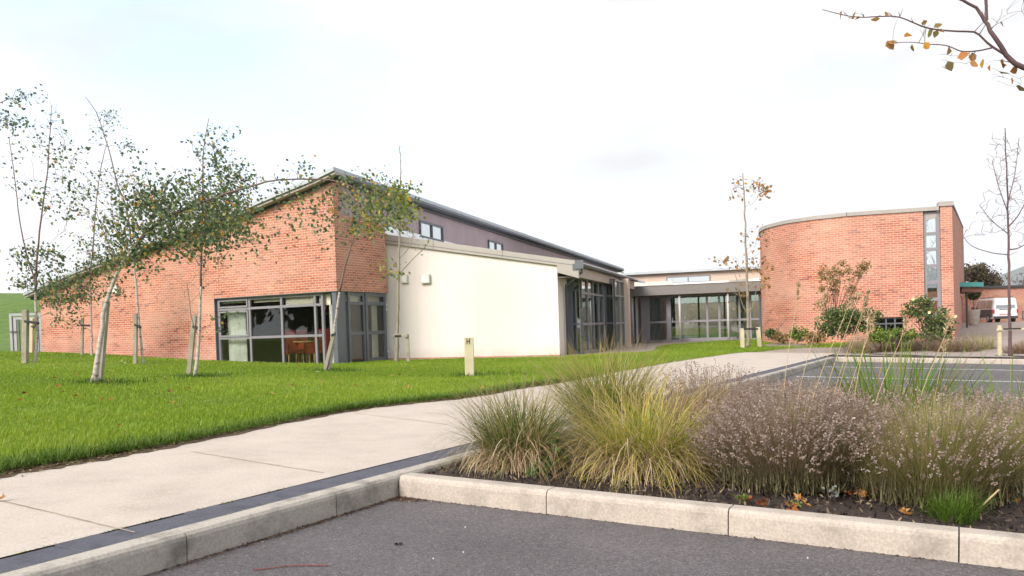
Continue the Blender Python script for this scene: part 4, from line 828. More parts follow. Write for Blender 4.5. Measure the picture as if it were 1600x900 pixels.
def tree(name, label, cat, base, stems, blobs, leafm, group=None, bark=BIRCH, lsize=0.055, per=10, bare=0, wind=(0.9, 0, -0.2), spread=0.13, twr=0.006, up=0.35, dz=0.6, tp=0.75, white=0.4):
    """stems: list of (list of (px, py, ddepth), r0, r1) ; blobs: (px, py, rx_px, ry_px, ntwigs, leafiness)"""
    D = base.y; t_ = thing(name, label, cat, base, 0, group)
    nodes = []; tb = MB(); tb.M = Matrix.Translation(-base); rmin = 0.30*D/F
    for k, (pts, r0, r1) in enumerate(stems):
        P = [base.copy() if (i == 0 and k == 0) else at(p[0], p[1], D+(p[2] if len(p) > 2 else 0)) for i, p in enumerate(pts)]
        if k == 0: P[0].z -= 0.05
        C = bez(P, 30); n = len(C); r0 *= 0.68
        C = [c+Vector((random.gauss(0, 1), random.gauss(0, 1), 0))*r0*0.12*D/F for c in C]
        r0, r1 = r0*D/F, r1*D/F; rad = [r0+(r1-r0)*(i/(n-1))**tp for i in range(n)]; 
        if k == 0: rad[0] *= 1.35; rad[1] *= 1.12
        kc = max(2, int(n*white)) if (k == 0 and bark is BIRCH) else 0
        if kc: tb.cur = 0; tb.tube(C[:kc+1], rad[:kc+1], 9, cap=False)
        tb.cur = 1 if bark is BIRCH else 0; tb.tube(C[kc:], rad[kc:], 8)
        nodes += [(c, rad[i], None) for i, c in enumerate(C)][max(2, n//6):]
    tb.cur = 1; br = tb; LP = []; NP = [tuple(n_[0]) for n_ in nodes]
    ppm = F/D
    targets = []
    for (bx, by, rx, ry, nn, lf) in blobs:
        for _ in range(nn):
            while True:
                a, b, c = [random.uniform(-1, 1) for _ in range(3)]
                if a*a+b*b+c*c <= 1: break
            targets.append((at(bx+a*rx, by+b*ry, D+c*min(dz, rx/ppm)), lf))
    NPa = np.array(NP)
    targets.sort(key=lambda q: np.min(np.linalg.norm(NPa-np.array(q[0]), axis=1)))
    pts = list(NP); radl = [n_[1] for n_ in nodes]
    for T, lf in targets:
        A_ = np.array(pts); d = np.linalg.norm(A_-np.array(T), axis=1)+np.maximum(0, A_[:, 2]-T.z+0.05)*1.3; i = int(np.argmin(d))
        S = Vector(pts[i]); L_ = (T-S).length
        if L_ < 0.03: LP.append((T, lf)); continue
        mid = S.lerp(T, 0.5)+Vector((random.gauss(0, .06), random.gauss(0, .06), up*0.16+random.gauss(0, .04)))*L_
        C = bez([S, mid, T], 8); r0 = min(radl[i]*0.75, twr*(0.8+L_*1.2)); r0 = max(r0, rmin)
        rr = [r0+(max(rmin*0.7, r0*0.35)-r0)*(k/(len(C)-1)) for k in range(len(C))]
        br.tube(C, rr, 4, cap=False)
        for k in range(2, len(C)): pts.append(tuple(C[k])); radl.append(rr[k])
        nL = int(per*lf*0.5*random.uniform(0.3, 1.7)+0.5)
        for _ in range(nL):
            f = random.choice(C[2:]) if random.random() < 0.45 else C[-1]
            LP.append((f+Vector((random.gauss(spread*0.25, spread*0.8), random.gauss(0, spread*0.7), random.gauss(-spread*0.25, spread*0.55))), 1))
    tb.build('trunk', [bark, TWIG if bark is BIRCH else bark], t_, smooth=True)
    if LP:
        P = np.array([tuple(p-base) for p, _ in LP]); leaves('crown', P, lsize, leafm, t_, wind=wind)
    return t_
def stake(base, px0, px1, w_, label, tie=None, matl=None, group='wooden tree stakes on the lawn', cap=None, name='tree_stake'):
    m_ = matl or STAKE; t_ = thing(name, label, 'stake', base, 0, group)
    top = at(px1[0], px1[1], base.y)-base; mb = MB(); 
    top.x += (0); h = w_/2
    mb.hexa([(-h, -h, -0.1), (h, -h, -0.1), (h, h, -0.1), (-h, h, -0.1), (top.x-h, -h, top.z), (top.x+h, -h, top.z), (top.x+h, h, top.z-0.01), (top.x-h, h, top.z-0.01)])
    mb.build('post', m_, t_, bevel=0.006)
    if tie:                            # strap from the stake to a point on the trunk
        a = at(tie[0], tie[1], base.y)-base; b = at(tie[2], tie[3], base.y)-base; h2 = 0.028
        mb = MB(); mb.hexa([(a.x, a.y-h-0.012, a.z-h2), (b.x, b.y-0.05, b.z-h2), (b.x, b.y+0.05, b.z-h2), (a.x, a.y+h+0.01, a.z-h2), (a.x, a.y-h-0.012, a.z+h2), (b.x, b.y-0.05, b.z+h2), (b.x, b.y+0.05, b.z+h2), (a.x, a.y+h+0.01, a.z+h2)])
        mb.build('tie', RUB, t_, bevel=0.006)
    return t_
# --- birches on the lawn
GB = 'young birch trees staked on the lawn'
b1 = onlawn(55, 568); tree('birch_tree', 'leftmost slender birch with two upright stems and thin airy crown', 'tree', b1,
    [([(57, 568), (57, 545), (57, 500), (56, 440), (60, 380), (70, 300), (76, 240), (80, 165)], 4.6, 0.5), ([(56, 440), (42, 400), (30, 340), (22, 270), (14, 215)], 2.2, 0.45)],
    [(60, 400, 50, 30, 60, 1.0), (85, 290, 55, 60, 70, .55), (65, 215, 45, 45, 35, .5), (25, 260, 25, 60, 22, .4), (120, 330, 30, 60, 26, .5), (80, 440, 45, 28, 45, .8), (35, 440, 26, 16, 22, .6), (120, 240, 28, 30, 16, .4), (85, 470, 40, 20, 14, .1), (85, 175, 18, 25, 8, .1)], LEAFB, GB, lsize=0.085, per=10)
b1b = onlawn(49, 560); stake(onlawn(36, 568), (36, 568), (40, 484), 0.115, 'broad grey stake leaning left of the leftmost birch', tie=(40, 502, 60, 505))
b2 = onlawn(143, 556); tree('birch_tree', 'thin birch standing directly behind the big leaning birch, dense green lower crown', 'tree', b2,
    [([(143, 556), (143, 530), (142, 480), (141, 430), (146, 380), (150, 320), (158, 260), (168, 220)], 2.8, 0.45)],
    [(105, 455, 50, 28, 130, 1.6), (140, 425, 50, 35, 90, 1.1), (100, 500, 30, 20, 26, .8), (150, 380, 40, 40, 60, .8), (160, 300, 40, 40, 25, .5), (175, 450, 20, 20, 24, .8)], LEAFB, GB, lsize=0.085, per=9)
stake(onlawn(128, 555), (128, 555), (129, 497), 0.07, 'slim stake close to the brick wall behind the leaning birch', tie=(127, 508, 142, 509))
b3 = onlawn(147, 600); tree('birch_tree', 'thick white birch bent hard to the right, its stem arching over the roof', 'tree', b3,
    [([(146, 600), (152, 560), (159, 510), (165, 475), (182, 430), (205, 392), (235, 358), (265, 338), (310, 318), (358, 301), (400, 289), (433, 281), (494, 280), (530, 284), (570, 300)], 7.4, 0.8),
     ([(186, 425), (178, 400), (165, 370), (150, 330)], 1.8, 0.5), ([(230, 362), (240, 330), (258, 295), (275, 270)], 2.2, 0.5)],
    [(222, 345, 62, 58, 200, 1.0), (290, 345, 75, 52, 220, 1.0), (190, 395, 55, 30, 80, 1.0), (350, 330, 50, 35, 90, 1.2), (245, 300, 45, 30, 60, 1.2), (210, 265, 28, 30, 14, .6),
     (480, 320, 55, 40, 70, .7), (560, 300, 65, 40, 90, .75), (530, 355, 55, 30, 40, .6), (470, 265, 22, 14, 14, .7), (610, 330, 35, 30, 40, .8), (395, 375, 40, 30, 22, .6), (420, 285, 60, 18, 18, .5)], LEAFB, GB, lsize=0.060, per=10, dz=1.0, spread=0.15, tp=0.55, white=0.36)
stake(onlawn(153, 599), (153, 599), (166, 470), 0.085, 'weathered stake strapped against the white leaning birch', tie=(163, 481, 166, 482))
b4 = onlawn(222, 569); tree('birch_tree', 'thin bare stemmed birch beside the small wall light, leafy tip above the roof', 'tree', b4,
    [([(223, 569), (221, 540), (216, 490), (212, 440), (207, 400), (203, 360), (196, 320), (184, 290), (174, 250), (163, 210), (150, 175), (133, 151)], 3.3, 0.5)],
    [(165, 185, 22, 22, 22, .7), (205, 225, 22, 15, 20, .6), (145, 200, 20, 30, 12, .4), (160, 280, 45, 35, 50, .6), (170, 340, 45, 40, 60, .8), (228, 425, 16, 14, 14, .9), (200, 300, 30, 30, 40, .8), (240, 470, 24, 20, 4, 0)], LEAFB, GB, lsize=0.065, per=8)
stake(onlawn(210, 569), (209, 569), (212, 490), 0.085, 'upright grey stake beside the thin bare stemmed birch', tie=(211, 507, 220, 512))
b5 = onlawn(306, 589); tree('birch_tree', 'upright birch left of the ribbon window with round green crown and bare low twigs', 'tree', b5,
    [([(306, 589), (308, 560), (311, 520), (313, 470), (315, 400), (316, 340), (317, 280), (318, 230), (326, 185)], 5.0, 0.5), ([(312, 530), (300, 500), (296, 470), (292, 440)], 1.3, 0.4), ([(315, 420), (300, 395), (294, 375)], 1.5, 0.4)],
    [(322, 345, 66, 48, 190, 1.05), (350, 290, 45, 50, 110, 1.1), (330, 230, 40, 35, 40, .7), (375, 310, 35, 40, 60, 1.0), (290, 300, 30, 40, 50, .9), (375, 370, 30, 14, 22, .7), (340, 495, 24, 24, 6, 1.0), (340, 430, 35, 40, 26, .05), (300, 440, 30, 45, 18, .05), (345, 215, 35, 25, 12, .5), (320, 395, 30, 20, 22, .8)], LEAFB, GB, lsize=0.060, per=11)
stake(onlawn(294, 588), (294, 588), (304, 493), 0.08, 'stake tilted right beside the upright birch near the ribbon window', tie=(302, 510, 312, 514))
b6 = onlawn(512, 581); tree('birch_tree', 'slanting birch crossing the corner column of the ribbon window', 'tree', b6,
    [([(513, 581), (519, 550), (523, 510), (529, 470), (536, 430), (544, 400), (556, 360), (566, 330), (575, 300)], 4.6, 0.6)],
    [(570, 330, 42, 34, 60, .8), (602, 325, 40, 38, 80, .9), (625, 300, 25, 25, 45, .9), (590, 285, 35, 20, 26, .6), (560, 450, 20, 25, 6, 0), (505, 470, 16, 20, 5, 0)], LEAFY, GB, lsize=0.08, per=9)
stake(onlawn(505, 581), (505, 581), (521, 524), 0.075, 'stake propped at a slant against the birch by the corner column', tie=(518, 524, 524, 522))
b7 = onlawn(620, 566); b7.y -= 0.0; tree('ornamental_tree', 'straight grey young tree in front of the cream wall with thin bare upper shoots', 'tree', b7,
    [([(620, 566), (621, 530), (622, 480), (623, 430), (624, 380), (625, 320), (626, 270), (624, 226)], 4.6, 0.5), ([(624, 428), (645, 405), (665, 385), (672, 370)], 1.5, 0.45), ([(623, 420), (608, 400), (600, 380)], 1.5, 0.5), ([(623, 405), (640, 385), (648, 355)], 1.3, 0.45)],
    [(625, 330, 28, 30, 70, 1.2), (612, 420, 24, 14, 14, .9), (592, 420, 10, 16, 10, .8), (655, 375, 22, 22, 14, .12), (625, 250, 18, 22, 12, .05), (640, 350, 25, 30, 12, .1)], LEAFY, None, bark=GREYB, lsize=0.10, per=7)
t_ = stake(onlawn(638, 566), (638, 566), (636, 522), 0.09, 'short stake with crossbar tied to the straight grey tree by the cream wall', matl=STAKE)
p = onlawn(638, 566); mb = MB(); a = at(615, 524.5, p.y)-p; b = at(637.5, 525, p.y)-p; mb.box(a.x, b.x, -0.10, -0.047, a.z-0.05, a.z+0.05); mb.build('crossbar', STAKE, t_, bevel=0.005)
a = at(617, 525, p.y)-p; mb = MB(); mb.box(a.x, a.x+0.18, -0.13, 0.06, a.z-0.03, a.z+0.03); mb.build('tie', RUB, t_, bevel=0.02)
p = onlawn(734, 588); t_ = stake(p, (734, 588), (732.5, 527), 0.155, 'lone pale yellow timber post standing on the lawn without a tree', matl=STAKEY, group=None, name='timber_post')
a = at(732, 533, p.y)-p; mb = MB()
for dx in (-0.03, 0.015): mb.box(a.x+dx, a.x+dx+0.014, -0.085, -0.079, a.z-0.05, a.z+0.05)
mb.box(a.x-0.03, a.x+0.029, -0.085, -0.079, a.z-0.008, a.z+0.006); mb.build('mark', DARK, t_)
# longer grass rings round tree feet
_P = []
for b in (b3, b5, b6): 
    for _ in range(900): r_ = abs(random.gauss(0, 0.30)); a_ = random.uniform(0, 6.28); _P.append((b.x+math.cos(a_)*r_*1.5, b.y+math.sin(a_)*r_, b.z-0.01))
pb = onlawn(734, 588)
for _ in range(600): r_ = abs(random.gauss(0, 0.3)); a_ = random.uniform(0, 6.28); _P.append((pb.x+math.cos(a_)*r_*1.5, pb.y+math.sin(a_)*r_, pb.z-0.01))
o = blades('tree_foot_grass', np.array(_P), rng.uniform(0.06, 0.13, len(_P)), np.full(len(_P), 0.012), leafmat('foot_blade', [(0, (0.045, 0.09, 0.010)), (1, (0.09, 0.17, 0.014))], 0.25), lean=0.5, seg=2); tag(o, 'rings of longer dark grass round the birch feet', 'grass', kind='stuff')
# birch off-frame left whose branches reach in
bo = onlawn(5, 585); bo = Vector((at(-95, 585, 15.5).x, 15.5, bo.z)); tree('birch_tree', 'birch standing left of the frame whose twig tips enter at the upper left edge', 'tree', bo,
    [([(-95, 585), (-90, 480), (-85, 380), (-70, 280), (-45, 210), (-15, 170), (20, 152)], 6, 0.5)], [(35, 150, 32, 16, 26, .9), (8, 188, 22, 14, 24, 1.4), (-60, 250, 60, 60, 60, 1.1)], LEAFB, GB, lsize=0.06, per=9)
# --- tree by the link
b9 = lev(1169, 541, 0.0); tree('ornamental_tree', 'slender autumn tree with russet leaves between two stakes before the glazed link', 'tree', b9,
    [([(1170, 541), (1169, 510), (1168, 460), (1167, 420), (1165, 380), (1164, 340), (1163, 310), (1161, 270)], 4.6, 0.7), ([(1168, 490), (1158, 470), (1152, 440), (1145, 420)], 1.2, 0.4), ([(1168, 500), (1178, 470), (1184, 440)], 1.2, 0.4)],
    [(1150, 285, 14, 20, 10, .7), (1187, 293, 16, 16, 24, 1.0), (1165, 300, 24, 30, 16, .3), (1190, 365, 14, 14, 14, .6), (1170, 390, 25, 35, 30, .4), (1190, 425, 14, 30, 22, 1.0), (1125, 408, 14, 6, 12, .8), (1150, 412, 20, 14, 12, .4), (1165, 460, 26, 25, 24, .35)], LEAFR, None, bark=GREYB, lsize=0.12, per=6, spread=0.16)
p = lev(1160, 543, 0.0); stake(p, (1160, 543), (1159.5, 513), 0.115, 'left stake of the pair holding the slender autumn tree', tie=(1161, 514, 1184, 514), matl=STAKEY)
p = lev(1187, 541, 0.0); stake(p, (1187, 541), (1184.5, 511), 0.115, 'right stake of the pair holding the slender autumn tree', matl=STAKEY)
# --- bare tree on the right
b10 = gp(1579, 556, 0.1); b10 = Vector(b10); tree('bare_tree', 'leafless young tree with crossbar stake in the far planting bed', 'tree', b10,
    [([(1579, 556), (1578, 520), (1577, 460), (1576, 400), (1575, 350), (1574, 300), (1572, 250), (1570, 200)], 4.3, 0.7),
     ([(1576, 398), (1550, 395), (1520, 385), (1505, 370)], 1.3, 0.4), ([(1576, 390), (1590, 388), (1605, 380)], 1.8, 0.6), ([(1575, 365), (1550, 345), (1530, 320)], 1.3, 0.4),
     ([(1575, 355), (1592, 335), (1610, 300)], 1.8, 0.5), ([(1574, 330), (1560, 290), (1550, 250)], 1.3, 0.4), ([(1574, 320), (1586, 270), (1592, 215)], 1.3, 0.4)],
    [(1580, 320, 50, 60, 150, .03), (1565, 240, 35, 45, 80, .0), (1610, 380, 25, 25, 20, 0.0), (1530, 350, 24, 30, 26, .08)], LEAFR, None, bark=REDB, lsize=0.07, per=4, twr=0.007)
p = gp(1562, 556, 0.1); t_ = stake(p, (1562, 556), (1561.5, 508), 0.075, 'left post and crossbar of the stake frame behind the bare tree', matl=STAKEY, name='stake_frame')
mb = MB(); a = at(1556, 514, p.y-0.02)-p; b = at(1618, 514, p.y-0.02)-p; mb.box(a.x, b.x, -0.08, -0.04, a.z-0.045, b.z+0.04); mb.build('crossbar', STAKEY, t_, bevel=0.004)
mb = MB(); q = at(1612, 510, p.y)-p; mb.box(q.x-0.04, q.x+0.04, -0.037, 0.04, -0.1, q.z); mb.build('post', STAKEY, t_)
a = at(1564, 514, p.y)-p; b = at(1592, 514, p.y)-p; mb = MB(); mb.box(a.x, b.x, -0.10, -0.085, a.z-0.015, a.z+0.015); mb.build('tie', RUB, t_)
# --- overhanging tree, trunk right of the frame
Do = 4.7; bo = at(1900, 780, Do); bo.z = zp(bo.x, bo.y)+0.08
def ot(x, y, d=0): return (x, y, d)
ov = tree('overhanging_tree', 'bare tree limb with a few amber leaves crossing the upper right sky', 'tree', bo,
    [([(1900, 780), (1890, 500), (1850, 300), (1760, 180), (1680, 135), (1600, 106), (1572, 86), (1548, 48), (1536, 26), (1524, 12), (1495, -4)], 11, 1.8),
     ([(1572, 86), (1550, 73), (1536, 60), (1522, 50), (1495, 49), (1462, 46), (1440, 41), (1415, 30), (1394, 25), (1350, 27), (1325, 25), (1305, 20), (1285, 15)], 3.0, 0.6),
     ([(1552, 74), (1530, 79), (1503, 80), (1478, 71), (1450, 69), (1425, 66), (1390, 67)], 2.0, 0.5),
     ([(1542, 32), (1541, 10), (1539, -20)], 3.0, 2.4)],
    [(1450, 40, 22, 12, 10, 0), (1480, 85, 20, 16, 8, 0), (1400, 25, 30, 14, 10, 0), (1515, 95, 14, 20, 8, 0), (1560, 110, 25, 22, 12, 0), (1330, 20, 28, 7, 12, 0), (1545, 20, 30, 20, 12, 0), (1590, 20, 20, 30, 10, 0), (1590, 130, 14, 14, 6, 0), (1385, 68, 10, 5, 5, 0)],
    LEAFR, None, bark=REDB, twr=0.0035, dz=0.12, per=0)
lp = [(1426, 60, .85), (1425, 73, .35), (1444, 70, .9), (1458, 50, .3), (1465, 51, .2), (1471, 107, .55), (1535, 96, .95), (1563, 99, .5), (1560, 115, .1), (1581, 124, .8)]
P = []; tn = []
for x, y, c in lp:
    q = at(x, y-4, Do+random.uniform(-.05, .05))-bo; P.append(tuple(q)); tn.append(c)
leaves('amber_leaves', np.array(P), 0.055, leafmat('amber_leaf', [(0, (0.05, 0.02, 0.02)), (0.3, (0.20, 0.19, 0.04)), (0.55, (0.25, 0.07, 0.02)), (0.8, (0.45, 0.15, 0.03)), (1, (0.60, 0.34, 0.03))], 0.5), ov, tint=np.array(tn), down=1.2, asp=0.8)
# --- bushes
def bush(name, label, base, blobs, leafm, lsize, nleaf, group=None, stems=14, bark=REDB, extra=None, cat='shrub'):
    D = base.y; t_ = thing(name, label, cat, base, 0, group); P = []
    sb = MB(); sb.M = Matrix.Translation(-base)
    tot = sum(b[4] for b in blobs)
    for (bx, by, rx, ry, wgt) in blobs:
        n = int(nleaf*wgt/tot); k = max(4, n//28)
        cl = []
        for _ in range(k):
            while True:
                a, b, c = [random.uniform(-1, 1) for _ in range(3)]
                if 0.15 < a*a+b*b+c*c <= 1: break
            cl.append(at(bx+a*rx, by+b*ry, D+c*rx*D/F*0.8))
        for _ in range(n):
            q = random.choice(cl); s_ = 0.045+0.05*rx*D/F; P.append(tuple(q+Vector((random.gauss(0, s_), random.gauss(0, s_), random.gauss(0, s_*0.9)))-base))
        for q in random.sample(cl, min(len(cl), max(2, int(stems*wgt/tot)))):
            s0 = base+Vector((random.gauss(0, .08), random.gauss(0, .08), -0.03)); sb.tube(bez([s0, s0.lerp(q, 0.5)+Vector((random.gauss(0, .05), 0, 0.1)), q], 6), [0.012, 0.011, 0.010, 0.008, 0.007, 0.005, 0.004][:len(bez([s0, s0, q], 6))], 5, cap=False)
    sb.build('stems', bark, t_); leaves('foliage', np.array(P), lsize, leafm, t_)
    return t_
LEAFG = leafmat('shrub_leaf', [(0, (0.045, 0.075, 0.025)), (0.6, (0.10, 0.15, 0.045)), (0.9, (0.20, 0.25, 0.07)), (1, (0.32, 0.27, 0.09))], 0.3)
LEAFL = leafmat('light_leaf', [(0, (0.06, 0.12, 0.02)), (0.6, (0.14, 0.22, 0.03)), (1, (0.30, 0.32, 0.06))], 0.35)
LEAFBR = leafmat('brown_leaf', [(0, (0.18, 0.13, 0.06)), (0.5, (0.32, 0.20, 0.09)), (0.8, (0.42, 0.30, 0.12)), (1, (0.20, 0.24, 0.07))], 0.35)
bush('tall_shrub', 'tall airy brown leaved shrub rising against the brick hall', at(1300, 524, 25.5), [(1290, 440, 18, 24, 3), (1315, 435, 20, 26, 3), (1300, 480, 28, 26, 3), (1345, 425, 10, 10, 1.3), (1352, 412, 6, 8, .6), (1330, 460, 18, 18, 1.5)], LEAFBR, 0.07, 1700, stems=34)
bush('laurel_shrub', 'dense dark green shrub under the tall brown shrub', at(1318, 527, 24.8), [(1300, 505, 26, 22, 3), (1335, 505, 24, 20, 3), (1362, 492, 12, 12, 1.3), (1318, 488, 25, 14, 1.5)], LEAFG, 0.075, 3000)
bush('rose_shrub', 'green rose bush with pale blooms under the slit window', at(1450, 532, 24.6), [(1435, 482, 18, 14, 2), (1460, 500, 28, 22, 4), (1482, 510, 16, 20, 2), (1420, 485, 10, 10, 1), (1440, 470, 14, 6, .7), (1460, 525, 30, 10, 2)], LEAFG, 0.07, 3200)
t_ = [o for o in bpy.data.objects if o.name == 'rose_shrub'][0]; mb = MB()
for (x, y) in ((1425.5, 467), (1451, 488), (1492, 494)):
    q = at(x, y, 24.2)-at(1450, 532, 24.6); mb.M = Matrix.Translation(q)
    for k in range(7):
        a = k*0.9; mb.add([(0, 0, 0), (0.045*math.cos(a), -0.02, 0.045*math.sin(a)), (0.05*math.cos(a+0.6), -0.035, 0.05*math.sin(a+0.6)), (0.04*math.cos(a+1.1), -0.015, 0.04*math.sin(a+1.1))], [(0, 1, 2, 3)])
mb.build('rose_bloom', mat('rose_cream', (0.72, 0.64, 0.36), 0.7), t_)
GS = 'low shrubs along the foot of the brick hall'
bush('low_shrub', 'low green shrub at the left end of the curved brick wall', at(1206, 530, 30), [(1204, 522, 9, 8, 1)], LEAFG, 0.09, 420, GS)
bush('low_shrub', 'low brown shrub at the foot of the curved wall, between the two green ones', at(1222, 532, 29.5), [(1220, 527, 12, 6, 1)], LEAFBR, 0.08, 420, GS)
bush('low_shrub', 'low bright green shrub at the foot of the curved brick wall', at(1252, 532, 28.5), [(1250, 522, 14, 9, 1)], LEAFL, 0.09, 560, GS)
bush('low_shrub', 'reddish low shrub right of the bright green one below the curved wall', at(1275, 533, 27.5), [(1272, 528, 16, 6, 1)], LEAFBR, 0.08, 420, GS)
bush('low_shrub', 'yellow green low shrub below the low window of the brick hall', at(1400, 536, 24.0), [(1390, 524, 34, 9, 3), (1420, 520, 16, 8, 1)], LEAFL, 0.08, 900, GS)
t_ = thing('dark_tree', 'dark brown autumn tree behind the teal canopy', 'tree', at(1530, 500, 110)); bt = at(1530, 500, 110)
mb = MB(); mb.tube([(0, 0, -2), (0, 0, 2), (0.3, 0, 5)], [0.35, 0.28, 0.12], 8); mb.build('trunk', REDB, t_)
P = []
for (bx, by, rx, ry) in ((1520, 430, 22, 15), (1538, 434, 20, 14), (1505, 438, 20, 18), (1550, 442, 12, 10), (1528, 424, 14, 7), (1515, 450, 30, 20)):
    for _ in range(60):
        c = at(bx+random.uniform(-1, 1)*rx, by+random.uniform(-1, 1)*ry, 110+random.uniform(-2, 2))
        for _ in range(16): P.append(tuple(c+Vector((random.gauss(0, .35), random.gauss(0, .35), random.gauss(0, .3)))-bt))
leaves('crown', np.array(P), 0.30, leafmat('far_leaf', [(0, (0.045, 0.03, 0.018)), (0.6, (0.09, 0.06, 0.03)), (1, (0.10, 0.10, 0.035))], 0.15), t_)
bt = at(1597, 470, 105); tree('bare_tree', 'distant leafless tree over the service block at the right edge', 'tree', bt, [([(1597, 470), (1598, 450), (1600, 436)], 2.2, 0.7)], [(1600, 438, 22, 14, 120, 0)], LEAFR, None, bark=REDB, twr=0.03, dz=2)
# --- gate at the far left
gt_b = at(19, 551, 31.5); gate = thing('metal_gate', 'grey metal gate with upright bars left of the brick wing', 'gate', gt_b, 0.03)
def gx(x, y): q = at(x, y, 31.5)-gt_b; return q.x, q.z
GM = mat('galvanised', (0.36, 0.36, 0.37), 0.5, metal=0.2, var=0.06)
a, zt_ = gx(15, 490); b, _ = gx(64, 489)
mb = MB(); mb.box(a, a+0.09, -0.05, 0.05, -0.3, zt_); mb.box(b-0.09, b, -0.05, 0.05, -0.3, zt_); mb.box(a+0.09, b-0.09, -0.045, 0.045, zt_-0.10, zt_); mb.build('gate_frame', GM, gate)
mb = MB(); i0 = a+0.14; i1 = b-0.14; zi = zt_-0.15; mb.box(i0, i0+0.10, -0.03, 0.03, -0.15, zi); mb.box(i1-0.08, i1, -0.03, 0.03, -0.15, zi); mb.box(i0+0.1, i1-0.08, -0.028, 0.028, zi-0.09, zi); mb.build('gate_leaf', GM, gate)
x = i0+0.17
while x < i1-0.1:
    mb = MB(); mb.box(x, x+0.035, -0.02, 0.02, -0.15, zi-0.09); mb.build('bar', FRAMED, gate); x += 0.13
mb = MB(); mb.box(a+0.02, i0+0.18, -0.075, -0.055, zt_-0.72, zt_-0.68); mb.build('latch', DARK, gate)
b49 = onlawn(48, 552); b49 = Vector((at(49, 549, 29).x, 29, at(49, 549, 29).z)); stake(b49, (49, 549), (50, 497), 0.11, 'short pale stake in front of the gate bars behind the leftmost birch', tie=(50, 510, 56, 512), matl=STAKEY)
# --- trees behind the camera (they show as reflections in the glass)
for i, (x, y, h) in enumerate(((-30, -18, 6), (-22, -25, 5.5), (-13, -26, 5), (-4, -28, 6), (6, -27, 5), (16, -26, 5.5), (-40, -6, 9), (-44, 2, 10), (-43, 10, 9), (-44, 18, 10), (-46, 26, 9), (-38, -13, 9), (-50, 14, 10), (-51, 6, 10), (-52, 22, 11), (-48, -2, 10), (-49, 30, 10))):
    t_ = thing('hedgerow_tree', 'leafy hedgerow tree behind the viewer, seen only in the window reflections', 'tree', (x, y, zp(x, y)-0.1), 0, 'hedgerow trees behind the car park')
    mb = MB(); mb.tube([(0, 0, 0), (0.1, 0, h*0.3), (0, 0.1, h*0.7)], [0.25, 0.2, 0.08], 8); mb.build('trunk', GREYB, t_)
    c = rng.normal(0, 1, (260, 3)); c /= np.linalg.norm(c, axis=1)[:, None]; c *= rng.uniform(0.4, 1, (260, 1)); c = c*np.array([5.0, 3.0, h*0.46])+np.array([0, 0, h*0.52])
    P = np.repeat(c, 20, 0)+rng.normal(0, 0.5, (260*20, 3)); P = P[P[:, 2] > 0.1]; leaves('crown', P, 0.75, LEAFG, t_)
#@@BED
# ---------------------------------------------------------------- near planting bed
def bedp(x, y): return gp(x, y, 0.08)
GRG = leafmat('clump_green', [(0, (0.07, 0.13, 0.016)), (0.45, (0.15, 0.22, 0.02)), (0.75, (0.26, 0.29, 0.04)), (1, (0.46, 0.33, 0.12))], 0.4, along=(0.6, 1.0, (0.45, 0.32, 0.13)))
GRD = leafmat('clump_dark', [(0, (0.035, 0.07, 0.015)), (0.55, (0.12, 0.18, 0.03)), (0.8, (0.32, 0.29, 0.09)), (1, (0.60, 0.46, 0.25))], 0.35, along=(0.6, 1.0, (0.42, 0.32, 0.16)))
GRY = leafmat('clump_yellow', [(0, (0.09, 0.15, 0.012)), (0.4, (0.26, 0.33, 0.022)), (0.7, (0.52, 0.46, 0.09)), (1, (0.70, 0.52, 0.25))], 0.45, along=(0.5, 1.0, (0.60, 0.42, 0.17)))
STRAW = leafmat('straw', [(0, (0.26, 0.17, 0.09)), (0.5, (0.50, 0.36, 0.21)), (1, (0.72, 0.58, 0.40))], 0.3)
BRN = leafmat('brown_stalk', [(0, (0.14, 0.085, 0.05)), (0.6, (0.28, 0.18, 0.11)), (1, (0.40, 0.28, 0.18))], 0.3)
LAVG = leafmat('lavender_stem', [(0, (0.15, 0.14, 0.06)), (0.45, (0.26, 0.215, 0.11)), (0.8, (0.40, 0.28, 0.19)), (1, (0.52, 0.40, 0.30))], 0.3)
LAVG2 = leafmat('lavender_green', [(0, (0.14, 0.17, 0.04)), (0.45, (0.25, 0.25, 0.08)), (0.75, (0.42, 0.33, 0.15)), (1, (0.54, 0.41, 0.22))], 0.3)
LAVF = leafmat('lavender_spike', [(0, (0.17, 0.115, 0.085)), (0.5, (0.30, 0.22, 0.18)), (1, (0.47, 0.385, 0.345))], 0.3)
SILV = leafmat('silver_leaf', [(0, (0.16, 0.19, 0.15)), (1, (0.34, 0.37, 0.33))], 0.3)
IRIS = leafmat('iris_blade', [(0, (0.08, 0.17, 0.02)), (0.7, (0.17, 0.28, 0.03)), (0.9, (0.30, 0.30, 0.06)), (1, (0.30, 0.12, 0.08))], 0.45)
